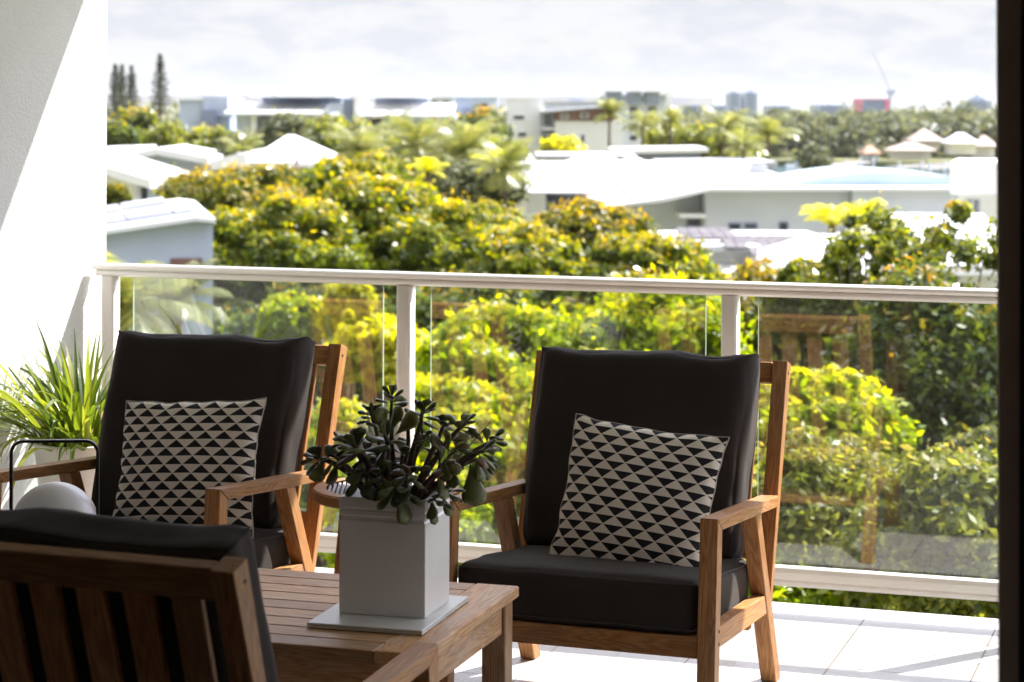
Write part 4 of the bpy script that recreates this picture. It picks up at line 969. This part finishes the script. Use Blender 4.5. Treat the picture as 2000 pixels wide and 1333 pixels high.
# ---- buildings
def bframe(px, D, rot=0.0):
    """frame at ground level: X to the right across the view, Y away"""
    c = at(px, HY, D); return (c.x, c.y, GZ), YAW+rot
def zof(py, D): return EYE-(py-HY)/FPX*D - GZ
def house(name, px0, px1, D, label, cat='house', rot=0.0, group=None):
    loc, rz = bframe((px0+px1)/2, D, rot); r = empty(name, loc, rz, label, cat, group); r['px'] = (px0+px1)/2; r['D'] = float(D)
    return r
def hx(r, px): return (px-r['px'])*r['D']/FPX
def part(r, nm, px0, px1, py0, py1, m, y0=0.0, y1=8.0, bev=0.02, z0=None):
    bm = bmesh.new(); box(bm, hx(r, px0), hx(r, px1), y0, y1, (zof(py1, r['D']) if z0 is None else z0), zof(py0, r['D']), bev)
    return bmo(nm, bm, m, r)
def window(r, px0, px1, py0, py1, yf=0.0, fm=None):
    bm = bmesh.new(); D = r['D']; x0, x1, z0, z1 = hx(r, px0), hx(r, px1), zof(py1, D), zof(py0, D); t = min(0.09, (x1-x0)*0.12)
    for a in ((x0, x1, z0, z0+t), (x0, x1, z1-t, z1), (x0, x0+t, z0+t, z1-t), (x1-t, x1, z0+t, z1-t)): box(bm, a[0], a[1], yf-0.06, yf+0.02, a[2], a[3])
    w_ = bmo('window', bm, fm or WPAINT, r)
    bm = bmesh.new(); box(bm, x0+t, x1-t, yf-0.03, yf+0.01, z0+t, z1-t); bmo('pane', bm, GLASSD, w_)
def hip(r, nm, px0, px1, pe, pr0, pr1, prid, m, y0=-1.0, y1=9.0, th=0.25):
    D = r['D']; ze, zr = zof(pe, D), zof(prid, D); ym = (y0+y1)/2
    bm = bmesh.new(); B = [bm.verts.new(p) for p in ((hx(r, px0), y0, ze), (hx(r, px1), y0, ze), (hx(r, px1), y1, ze), (hx(r, px0), y1, ze))]
    Lw = [bm.verts.new(v.co+Vector((0, 0, -th))) for v in B]; A = bm.verts.new((hx(r, pr0), ym, zr)); C = bm.verts.new((hx(r, pr1), ym, zr))
    for f in ((B[0], B[1], C, A), (B[1], B[2], C), (B[2], B[3], A, C), (B[3], B[0], A), Lw[::-1]): bm.faces.new(f)
    for i in range(4): bm.faces.new((B[i], B[(i+1) % 4], Lw[(i+1) % 4], Lw[i]))
    return bmo(nm, bm, m, r)
def mono(r, nm, pts, y0, y1, m, th=0.2):
    """sloping slab: pts = ((px,py),(px,py)) of its front edge"""
    D = r['D']; (a, b), (c, d) = pts; bm = bmesh.new()
    prism(bm, [(hx(r, a), zof(b, D)), (hx(r, c), zof(d, D)), (hx(r, c), zof(d, D)-th), (hx(r, a), zof(b, D)-th)], y0, y1, 1)
    return bmo(nm, bm, m, r)
def sloped(r, nm, px0, px1, pn, pf, y0, y1, m, th=0.15):
    D = r['D']; bm = bmesh.new(); prism(bm, [(y0, zof(pn, D)), (y1, zof(pf, D+y1)), (y1, zof(pf, D+y1)-th), (y0, zof(pn, D)-th)], hx(r, px0), hx(r, px1), 0)
    return bmo(nm, bm, m, r)
# skyline row of white apartments
h = house('apartment_building', 350, 450, 235, 'pale blue apartment block with one grey bay at the left end of the skyline row', 'building')
part(h, 'wall', 350, 445, 197, 400, BLUEW, 0, 14, z0=0); part(h, 'upper_storey', 397, 447, 191, 230, BLUEW, -0.4, 9); part(h, 'bay', 396, 425, 216, 262, GREYW, -1.2, -0.41); part(h, 'parapet', 348, 446, 195.5, 198, WPAINT, -0.3, 14.2)
h = house('apartment_building', 445, 650, 228, 'white apartment block with a deep flat canopy roof left of centre on the skyline', 'building')
part(h, 'wall', 455, 640, 222.5, 400, BLUEW, 2.5, 14, z0=0); part(h, 'pillar', 463, 503, 222.5, 400, BLUEW, -0.6, 2.4, z0=0); sloped(h, 'canopy_roof', 443, 630, 222, 203, -2.2, 10, ROOFW, .25); part(h, 'penthouse', 490, 652, 191.5, 203, GREYL, 10.5, 14); part(h, 'roof_slab', 484, 655, 189, 191.5, WPAINT, 1, 13)
part(h, 'column', 493, 503, 223, 300, WPAINT, -1.2, -0.65); window(h, 505, 528, 226, 260, 2.45)
window(h, 540, 560, 226, 250, 2.45)
h = house('apartment_building', 668, 888, 226, 'long white apartment block with canopy roof behind the palms at centre left', 'building')
part(h, 'wall', 705, 888, 226, 400, BLUEW, 2.5, 14, z0=0); sloped(h, 'canopy_roof', 703, 885, 225, 203, -2.2, 10, ROOFW, .25); part(h, 'penthouse', 720, 830, 191.5, 203, GREYL, 10.5, 14); part(h, 'roof_slab', 716, 834, 189, 191.5, WPAINT, 2, 13); part(h, 'tower', 670, 692, 194, 400, GREYW, 0, 9, z0=0); part(h, 'fin_wall', 692.5, 706, 190, 400, WPAINT, -1, 10, z0=0)
window(h, 820, 845, 230, 250, 2.45); window(h, 720, 745, 230, 250, 2.45); window(h, 765, 790, 230, 250, 2.45)
h = house('apartment_building', 885, 975, 240, 'pale apartment block with grey lower bay left of the white box house', 'building')
part(h, 'wall', 887, 972, 191, 400, BLUEW, 0, 12, z0=0); part(h, 'bay', 905, 930, 213, 250, GREYW, -0.8, -0.01); part(h, 'parapet', 885, 974, 188.5, 191, WPAINT, -.3, 12.2); window(h, 935, 955, 200, 210, 0)
h = house('apartment_building', 600, 700, 300, 'distant grey blue block between the two canopied apartment blocks', 'building'); part(h, 'wall', 640, 672, 190, 400, BLUEW, 0, 10, z0=0); part(h, 'parapet', 638, 674, 188, 190, WPAINT, -.3, 10.2); window(h, 646, 664, 196, 203, 0)
h = house('apartment_building', 830, 890, 300, 'distant pale block behind the right end of the long canopy', 'building'); part(h, 'wall', 836, 886, 192, 400, COOLW, 0, 10, z0=0); part(h, 'parapet', 834, 888, 190, 192, WPAINT, -.3, 10.2); window(h, 842, 856, 196, 203, 0); window(h, 864, 878, 196, 203, 0)
h = house('apartment_building', 1060, 1180, 320, 'distant long pale block showing above the brown clad house', 'building'); part(h, 'wall', 1065, 1178, 199, 400, COOLW, 0, 10, z0=0); part(h, 'lift_room', 1112, 1140, 193, 199, GREYW, 2, 8); part(h, 'parapet', 1063, 1180, 197.5, 199, WPAINT, -.3, 10.2)
h = house('box_house', 990, 1057, 185, 'tall plain white box house with a strip window near the centre skyline', 'house')
part(h, 'wall', 990, 1057, 193, 400, WPAINT, 0, 9, z0=0); window(h, 1001, 1026, 224, 236, 0); window(h, 1010, 1030, 257, 270, 0); part(h, 'parapet', 989, 1058, 191.5, 193, WPAINT, -.1, 9.1)
h = house('terrace_house', 1057, 1215, 182, 'white terrace house under a brown clad sloping upper storey', 'house')
part(h, 'wall', 1084, 1215, 236, 400, WPAINT, 0, 9, z0=0)
bm = bmesh.new(); prism(bm, [(hx(h, 1084), zof(235.8, 182)), (hx(h, 1200), zof(235.8, 182)), (hx(h, 1200), zof(207, 182)), (hx(h, 1084), zof(217, 182))], -0.1, 8, 1); bmo('upper_storey', bm, BROWNW, h)
mono(h, 'roof', ((1057, 217), (1203, 205)), -0.8, 9, ROOFG, 0.15)
part(h, 'recess_wall', 1057, 1083.5, 218, 400, GREYW, 2, 8, z0=0); window(h, 1060, 1082, 220, 249, 1.95); window(h, 1060, 1072, 263, 280, 1.95); part(h, 'balcony', 1058, 1083, 250, 254, WPAINT, -.2, 1.9); window(h, 1095, 1110, 222, 232, -.11); window(h, 1134, 1150, 220, 230, -.11); window(h, 1096, 1108, 262, 280, 0); window(h, 1134, 1143, 262, 280, 0)
h = house('apartment_building', 1180, 1318, 250, 'four storey white apartment block with flat projecting roofs right of centre', 'building')
part(h, 'wall', 1182, 1300, 184, 400, COOLW, 0, 14, z0=0)
for a, b in ((1187, 1212), (1229, 1250), (1263, 1284)):
    part(h, 'roof_pavilion', a-2, b+2, 179, 203, GREYW, -1.2, 5); part(h, 'roof_slab', a-6, b+5, 176.5, 179, WPAINT, -2.2, 6)
for yy in (206, 222, 242, 262):
    for a, b in ((1190, 1208), (1228, 1246), (1264, 1284)): window(h, a, b, yy, yy+14, 0)
part(h, 'roof_arm', 1284, 1316, 178.5, 181, WPAINT, -1, 4); part(h, 'side_column', 1300, 1303, 181, 270, WPAINT, -.5, -.2); part(h, 'side_column', 1308, 1311, 181, 270, WPAINT, -.5, -.2)
# roofs in the middle distance
h = house('pavilion', 1040, 1245, 125, 'low house with grey flat roof behind the big white roof', 'house'); part(h, 'wall', 1060, 1235, 309, 420, WPAINT, 0.5, 8, z0=0); part(h, 'roof', 1048, 1245, 303, 309, ROOFG, -0.5, 9)
hip(h, 'gable_roof', 1010, 1050, 318, 1024, 1030, 296, ROOFW, 0, 6)
h = house('pavilion', 1200, 1385, 145, 'low house with thin white flat roof in front of the apartment block', 'house'); part(h, 'wall', 1215, 1370, 297, 420, GREYW, 1, 8, z0=0); mono(h, 'roof', ((1198, 292), (1382, 288)), -1, 9, ROOFW, .25)
h = house('pavilion', 1300, 1520, 118, 'long low house with grey blue roof beside the canal', 'house'); part(h, 'wall', 1310, 1500, 322, 420, WPAINT, .5, 8, z0=0); mono(h, 'roof', ((1295, 318), (1515, 314)), -1, 9, ROOFG, .3)
h = house('white_roof_house', 1010, 1565, 88, 'big house with wide bright white hip roof right of centre', 'house', rot=R(2))
part(h, 'wall', 1028, 1068, 376, 520, WPAINT, 0.6, 11, z0=0); part(h, 'recess_wall', 1069, 1270, 380, 520, GREYW, 2.6, 11, z0=0); part(h, 'recess_shade_band', 1075, 1268, 375, 394, GLASSD, 1.2, 2.59); window(h, 1088, 1110, 392, 410, 2.55)  # dark band put in for the shade of the recess under the eaves
hip(h, 'roof', 1008, 1275, 373, 1060, 1230, 322, ROOFW, -0.6, 12, th=.08); hip(h, 'gable_roof', 1110, 1270, 340, 1165, 1215, 309, ROOFW, 4, 12); hip(h, 'gable_roof', 1245, 1320, 335, 1262, 1275, 314, ROOFW, 4, 12)
hip(h, 'wing_roof', 1200, 1562, 352, 1290, 1500, 322, ROOFW, 2, 12)
h = house('long_wall_house', 1160, 1872, 76, 'long pale grey house with low windows and a pale blue curved roof', 'house')
part(h, 'wall', 1378, 1660, 372, 600, COOLW, 0, 9, z0=0); part(h, 'wall_wing', 1661, 1868, 368, 600, COOLW, -.6, 9, z0=0); part(h, 'recess_wall', 1235, 1377, 378, 600, COOLW, 1.8, 9, z0=0)
bm = bmesh.new(); D = 76
pts = [(1165, 402), (1290, 384), (1380, 364), (1868, 362), (1868, 368), (1382, 371), (1292, 392), (1165, 404)]
prism(bm, [(hx(h, a), zof(b, D)) for a, b in pts], -0.9, 9.2, 1); bmo('fascia', bm, WPAINT, h)
bm = bmesh.new(); pts = [(1548, 363)]+[(1548+320*k/14, 363-(28 if k < 8 else 28-(k-8)*1.6)*math.sin(math.pi*min(1, (k+.6)/9)/2)) for k in range(15)]+[(1868, 363)]
prism(bm, [(hx(h, a), zof(b, D)) for a, b in pts], 1.0, 8.5, 1); bmo('roof', bm, ROOFB, h)
part(h, 'awning', 1325, 1377, 416, 424, WPAINT, -.5, 1.7)
for a, b, c, d, y in ((1350, 1376, 431, 447, 1.8), (1423, 1448, 434, 448, 0), (1454, 1480, 434, 446, 0), (1522, 1540, 432, 452, 0), (1780, 1800, 431, 440, -.6)): window(h, a, b, c, d, y, GREYW)
bm = bmesh.new(); tube(bm, [(hx(h, 1761), 1.5, zof(362, D)), (hx(h, 1761), 1.5, zof(340, D))], 0.03, 6); bmo('antenna', bm, ROOFG, h)
h = house('white_box_house', 1858, 1990, 66, 'two storey white box house at the right edge with a dark tall window', 'house', rot=R(-14))
part(h, 'upper_storey', 1860, 1990, 313, 376, WPAINT, -.8, 4); part(h, 'wall', 1877, 1990, 376.2, 600, WPAINT, 0, 4, z0=0); window(h, 1890, 1912, 388, 420, 0, GREYW); part(h, 'window_fin', 1899, 1903, 389, 419, WPAINT, -.12, -.07)
def unit(label, px, py, D, w_=1.0):
    c = at(px, py, D); r = empty('rooftop_unit', tuple(c), YAW, label, 'roof vent')
    bm = bmesh.new(); box(bm, -w_/2, w_/2, -.4, .4, -.5, .35, .03); bmo('casing', bm, ROOFG, r)
    bm = bmesh.new(); lathe(bm, [(.28, 0), (.28, .06), (.05, .08)], 16, (0, 0, .352)); bmo('fan', bm, GREYW, r)
unit('grey vent box on the slope of the big white roof', 1480, 338, 92, .7)
# solar roofs nearer
h = house('solar_roof_house', 1320, 1660, 58, 'white house with rows of solar panels on its flat roofs just above the handrail', 'house')
part(h, 'wall', 1325, 1480, 488, 800, WPAINT, 0, 9, z0=0); part(h, 'wall_wing', 1440, 1660, 524, 800, WPAINT, -1.5, -.01, z0=0)
sloped(h, 'roof', 1318, 1485, 478, 452, -.3, 7, ROOFW); sloped(h, 'lower_roof', 1400, 1560, 520, 492, -2.2, 3.0, ROOFW); sloped(h, 'upper_roof', 1450, 1665, 478, 449, 1.0, 9, ROOFW)
def panels(r, px0, px1, p0, p1, y0, y1, n):
    for k in range(n):
        a = px0+(px1-px0)*k/n; b = px0+(px1-px0)*(k+1)/n-1.6; D = r['D']
        bm = bmesh.new(); prism(bm, [(y0, zof(p0, D+y0)+.12), (y1, zof(p1, D+y1)+.22), (y1, zof(p1, D+y1)+.16), (y0, zof(p0, D+y0)+.06)], hx(r, a), hx(r, b), 0); bmo('solar_panel', bm, PANEL, r)
panels(h, 1335, 1450, 472, 466, .8, 2.2, 5); panels(h, 1345, 1455, 463, 458, 3.0, 4.4, 5); panels(h, 1412, 1455, 492, 480, -1.2, .2, 2); panels(h, 1458, 1620, 508, 498, -1.9, -.4, 7); panels(h, 1420, 1625, 492, 481, .2, 1.6, 9); panels(h, 1460, 1630, 480, 473, 2.0, 3.4, 7)
part(h, 'awning', 1442, 1540, 534, 540, GREYW, -2.8, -1.6)
h = house('hip_roof_house', 1530, 1760, 50, 'white hip roofed house half hidden by the open treetop above the handrail', 'house')
part(h, 'wall', 1560, 1760, 552, 800, WPAINT, .6, 7, z0=0); hip(h, 'roof', 1535, 1790, 538, 1625, 1700, 474, ROOFW, -.6, 8); part(h, 'gutter', 1535, 1790, 541, 545, BROWNW, -.68, -.6)
h = house('hip_roof_house', 1700, 1960, 56, 'white roofed house behind the glossy treetop at right', 'house')
part(h, 'wall', 1720, 1960, 520, 800, WPAINT, .6, 7, z0=0); hip(h, 'roof', 1690, 1990, 512, 1790, 1990, 430, ROOFW, -.6, 9)
# left hand houses
h = house('solar_roof_house', 120, 418, 39, 'pale blue house with tilted solar panels on its roof at left above the handrail', 'house', rot=R(11))
D = 39; bm = bmesh.new(); prism(bm, [(hx(h, 120), 0), (hx(h, 416), 0), (hx(h, 416), zof(441, D)), (hx(h, 380), zof(436, D)), (hx(h, 120), zof(470, D))], 0, 7, 1); bmo('wall', bm, BLUEW, h)
bm = bmesh.new(); prism(bm, [(hx(h, 118), zof(471, D)), (hx(h, 380), zof(434, D)), (hx(h, 419), zof(438, D)), (hx(h, 419), zof(430, D)), (hx(h, 381), zof(425, D)), (hx(h, 118), zof(462, D))], -.3, 7.3, 1); bmo('roof', bm, ROOFW, h)
for a, b, p, q, y in ((150, 245, 448, 436, 1.0), (250, 340, 432, 420, 1.0), (345, 388, 420, 414, 1.0), (150, 240, 436, 424, 3), (245, 335, 422, 409, 3)):
    bm = bmesh.new(); prism(bm, [(hx(h, a), zof(p, D)+.0), (hx(h, b), zof(q, D)), (hx(h, b), zof(q, D)-.1), (hx(h, a), zof(p, D)-.1)], y, y+1.6, 1); bmo('solar_panel', bm, ROOFG, h)
part(h, 'window', 333, 395, 508, 530, BROWNW, -.05, .02)
h = house('gable_house', 150, 305, 85, 'white house with sloping white roof at the left wall edge', 'house'); mono(h, 'roof', ((100, 292), (303, 352)), -1, 9, ROOFW, .35); part(h, 'wall', 150, 250, 350, 600, WPAINT, .5, 8, z0=0); part(h, 'column', 252, 262, 345, 600, WPAINT, -.4, 0, z0=0); part(h, 'wall_wing', 263, 290, 352, 600, BLUEW, 3, 8, z0=0)
h = house('gable_house', 200, 412, 112, 'house with low white gable and brown wall above the sloping white roof', 'house'); part(h, 'wall', 200, 268, 303, 500, BROWNW, 0.5, 8, z0=0); part(h, 'wall_wing', 268.5, 395, 308, 500, BLUEW, .8, 8, z0=0); mono(h, 'roof', ((255, 302), (310, 291)), -.8, 9, ROOFW, .35); mono(h, 'roof', ((310.2, 291), (412, 309)), -.8, 9, ROOFW, .35); mono(h, 'flat_roof', ((180, 293), (268, 290)), -.3, 6, ROOFW, .3)
part(h, 'column', 232, 243, 303, 330, WPAINT, -.2, .3)
h = house('hip_roof_house', 408, 645, 108, 'house with pointed bright white hip roof left of centre', 'house'); part(h, 'wall', 500, 620, 318, 500, BROWNW, .8, 8, z0=0); hip(h, 'roof', 482, 648, 317, 545, 560, 268, ROOFW, -.8, 9); mono(h, 'roof', ((405, 318), (485, 298)), 1, 8, ROOFW, .5); part(h, 'chimney', 466, 487, 300, 345, WPAINT, -.9, -.2)
bm = bmesh.new(); tube(bm, [(hx(h, 588), -2, 0), (hx(h, 588), -2, zof(300, 108))], .09, 8); bmo('flue', bm, ROOFP, h)
# far bank houses
def pavil(px0, px1, pe, ppk, base, D, m, label, nm='boathouse', cat='boathouse'):
    h = house(nm, px0, px1, D, label, cat); part(h, 'wall', px0+(px1-px0)*.1, px1-(px1-px0)*.1, pe, base, WPAINT, 1, 6); c = (px0+px1)/2; hip(h, 'roof', px0, px1, pe, c-(px1-px0)*.1, c+(px1-px0)*.1, ppk, m, -.5, 7)
    for q in ((.2, .8) if nm == 'boathouse' else ()): part(h, 'column', px0+(px1-px0)*q-1.5, px0+(px1-px0)*q+1.5, pe, base+6, WPAINT, -.3, .3)
pavil(1686, 1722, 297, 282, 315, 405, ROOFT, 'small boathouse with pointed terracotta roof on the canal bank')
pavil(1738, 1830, 291, 276, 308, 410, ROOFP, 'long villa with pale pink roof on the canal bank', 'villa', 'house')
pavil(1778, 1845, 272, 252, 290, 425, ROOFP, 'villa with taller pale pink hip roof behind the long one', 'villa', 'house')
pavil(1850, 1915, 276, 257, 300, 418, ROOFW, 'white roofed villa right of the pink roofs', 'villa', 'house')
pavil(1905, 1950, 282, 262, 305, 430, ROOFP, 'villa at the right edge of the far bank', 'villa', 'house')
pavil(1800, 1850, 252, 238, 280, 440, ROOFW, 'white roofed villa highest on the far bank among trees', 'villa', 'house')
JW = vary(mat('jetty_timber', (0.35, 0.32, 0.30), .8), (.3, .28, .26), (.42, .39, .36), 2)
for i, (x0, x1, y0) in enumerate(((1610, 1690, 318), (1740, 1870, 322), (1800, 1960, 330))):
    a, b = at(x0, y0+8, 372-i*8), at(x1, y0-4, 395-i*8); j = empty('jetty', (a.x, a.y, GZ), math.atan2(b.y-a.y, b.x-a.x), ['short timber jetty left of the boathouse', 'timber jetty in front of the long pink roofed villa', 'longest timber jetty nearest the white box house'][i], 'jetty', 'jetties on the canal'); L = (b-a).length
    bm = bmesh.new(); box(bm, 0, L, -1.2, 1.2, 0.3, 0.55); bmo('deck', bm, JW, j)
    for k in range(4):
        bm = bmesh.new(); tube(bm, [(L*k/3, -1.5, -1.8), (L*k/3, -1.5, 1.4)], .2, 8); bmo('pile', bm, WPAINT, j)
for i, x in enumerate((1565, 1597)):
    a = at(x, 322, 380); b_ = empty('boat', (a.x, a.y, GZ-.6), .3, ['small white motor boat moored left of the jetties', 'small white motor boat nearest the short jetty'][i], 'boat', 'boats moored in the canal')
    bm = bmesh.new(); prism(bm, [(-2.6, 0), (2.2, 0), (3.4, 1.1), (-2.6, 1.0)], -1, 1, 1); bmo('hull', bm, WPAINT, b_)
    bm = bmesh.new(); prism(bm, [(-1.2, 1.0), (1.2, 1.0), (.5, 2.0), (-1.0, 2.0)], -.7, .7, 1); bmo('cabin', bm, BLUEW, b_)
# skyline towers
HAZ = vary(mat('hazed_concrete', (.36, .41, .52), .8), (.33, .38, .48), (.40, .45, .56), .05)  # blue of distance haze is mixed into the concrete colour
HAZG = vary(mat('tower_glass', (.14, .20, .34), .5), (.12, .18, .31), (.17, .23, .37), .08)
PINK = mat('pink_cladding', (.62, .12, .22), .7)
def tower(px0, px1, pt, D, label, m=HAZ, bands=5, nm='tower_block'):
    h = house(nm, px0, px1, D, label, 'tower block'); part(h, 'wall', px0, px1, pt, 300, m, 0, 20, .0, z0=0); ht = 225-pt
    for k in range(bands):
        part(h, 'balcony_band', px0+(px1-px0)*.2, px1-(px1-px0)*.2, pt+2+k*ht/bands, pt+2+k*ht/bands+ht/bands*.45, HAZG, -.8, -.01, .0)
    return h
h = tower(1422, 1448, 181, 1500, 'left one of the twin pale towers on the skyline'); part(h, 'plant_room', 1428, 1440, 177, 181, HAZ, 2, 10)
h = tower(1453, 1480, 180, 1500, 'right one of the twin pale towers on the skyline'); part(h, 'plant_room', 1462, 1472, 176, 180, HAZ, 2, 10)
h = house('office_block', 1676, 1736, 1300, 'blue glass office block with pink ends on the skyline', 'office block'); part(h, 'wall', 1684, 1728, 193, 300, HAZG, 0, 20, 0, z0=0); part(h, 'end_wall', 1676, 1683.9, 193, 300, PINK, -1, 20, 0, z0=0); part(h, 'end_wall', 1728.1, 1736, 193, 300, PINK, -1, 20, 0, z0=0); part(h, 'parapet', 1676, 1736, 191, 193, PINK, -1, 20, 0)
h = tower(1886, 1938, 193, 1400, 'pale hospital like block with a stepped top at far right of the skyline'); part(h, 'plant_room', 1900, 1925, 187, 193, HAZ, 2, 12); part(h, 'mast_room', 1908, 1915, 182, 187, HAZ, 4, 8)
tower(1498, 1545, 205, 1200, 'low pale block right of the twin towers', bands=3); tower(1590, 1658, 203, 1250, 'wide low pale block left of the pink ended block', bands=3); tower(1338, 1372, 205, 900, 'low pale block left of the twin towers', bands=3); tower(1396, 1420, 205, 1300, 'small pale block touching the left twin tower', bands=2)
cr_ = at(1738, 215, 1300); cn = empty('tower_crane', (cr_.x, cr_.y, GZ), YAW, 'faint tower crane with leaning jib beside the pink ended block', 'crane')
bm = bmesh.new(); box(bm, -.8, .8, -.8, .8, 0, zof(180, 1300)); bmo('mast', bm, HAZ, cn)
bm = bmesh.new(); zt = zof(182, 1300); tube(bm, [(2, 0, zt-2), (-10, 0, zof(100, 1300))], .28, 5); bmo('jib', bm, HAZ, cn)
bm = bmesh.new(); box(bm, -2, 3, -1, 1, zt, zt+2.5); bmo('cab', bm, HAZ, cn)

# driveway, wall and car in the yard below
bm = bmesh.new()
A = [at(x, y, (EYE-GZ)*FPX/(y-HY)*0.999) for x, y in ((380, 640), (640, 622), (760, 760), (560, 860))]
bm.faces.new([bm.verts.new((v.x, v.y, GZ+.004)) for v in A]); tag(bmo('driveway', bm, vary(mat('pale_concrete', (.42, .40, .37), .9), (.38, .36, .33), (.48, .46, .43), .8)), kind='structure')
c = at(355, 640, 40); car = empty('parked_car', (c.x, c.y, zof(640, 40)+GZ-1.45), YAW+.15, 'white parked car roof showing just above the left armchair cushion', 'car')
car.location.z = GZ
def car_body(par, m, ex=0.0):
    bm = bmesh.new(); prof = [(-2.2, .35), (2.2, .35), (2.25, .75), (1.9, .95), (1.2, 1.02), (.55, 1.45), (-1.1, 1.48), (-1.8, 1.05), (-2.2, .95)]
    prism(bm, prof, -.85, .85, 1, .06); bmo('body', bm, m, par, False)
    for s in (-1, 1):
        bm = bmesh.new(); prism(bm, [(1.0, 1.04), (.5, 1.38), (-1.0, 1.40), (-1.55, 1.06)], s*.851, s*.862, 1); bmo('side_window', bm, GLASSD, par)
        for x in (-1.35, 1.4):
            bm = bmesh.new(); tube(bm, [(x, s*.72, .33), (x, s*.9, .33)], .33, 20); t_ = bmo('wheel', bm, mat('tyre', (.02, .02, .02), .8), par)
CARW = mat('white_car_paint', (.75, .75, .75), .25, .6); car_body(car, CARW)

# ------------------------------------------------------------------ air
bm = bmesh.new(); box(bm, -4800, 4800, -6, 8800, GZ-4, 36)
hz = bmo('haze', bm, None); tag(hz, kind='stuff')
hm = bpy.data.materials.new('haze_air'); hm.use_nodes = True; hn = hm.node_tree; hn.nodes.clear()
ho = N(hn, 'ShaderNodeOutputMaterial'); hv = N(hn, 'ShaderNodeVolumePrincipled'); hv.inputs['Density'].default_value = 0.00006
hv.inputs['Color'].default_value = (0.9, 0.94, 1.0, 1); hv.inputs['Anisotropy'].default_value = 0.0
hn.links.new(hv.outputs[0], ho.inputs['Volume']); hz.data.materials.append(hm)
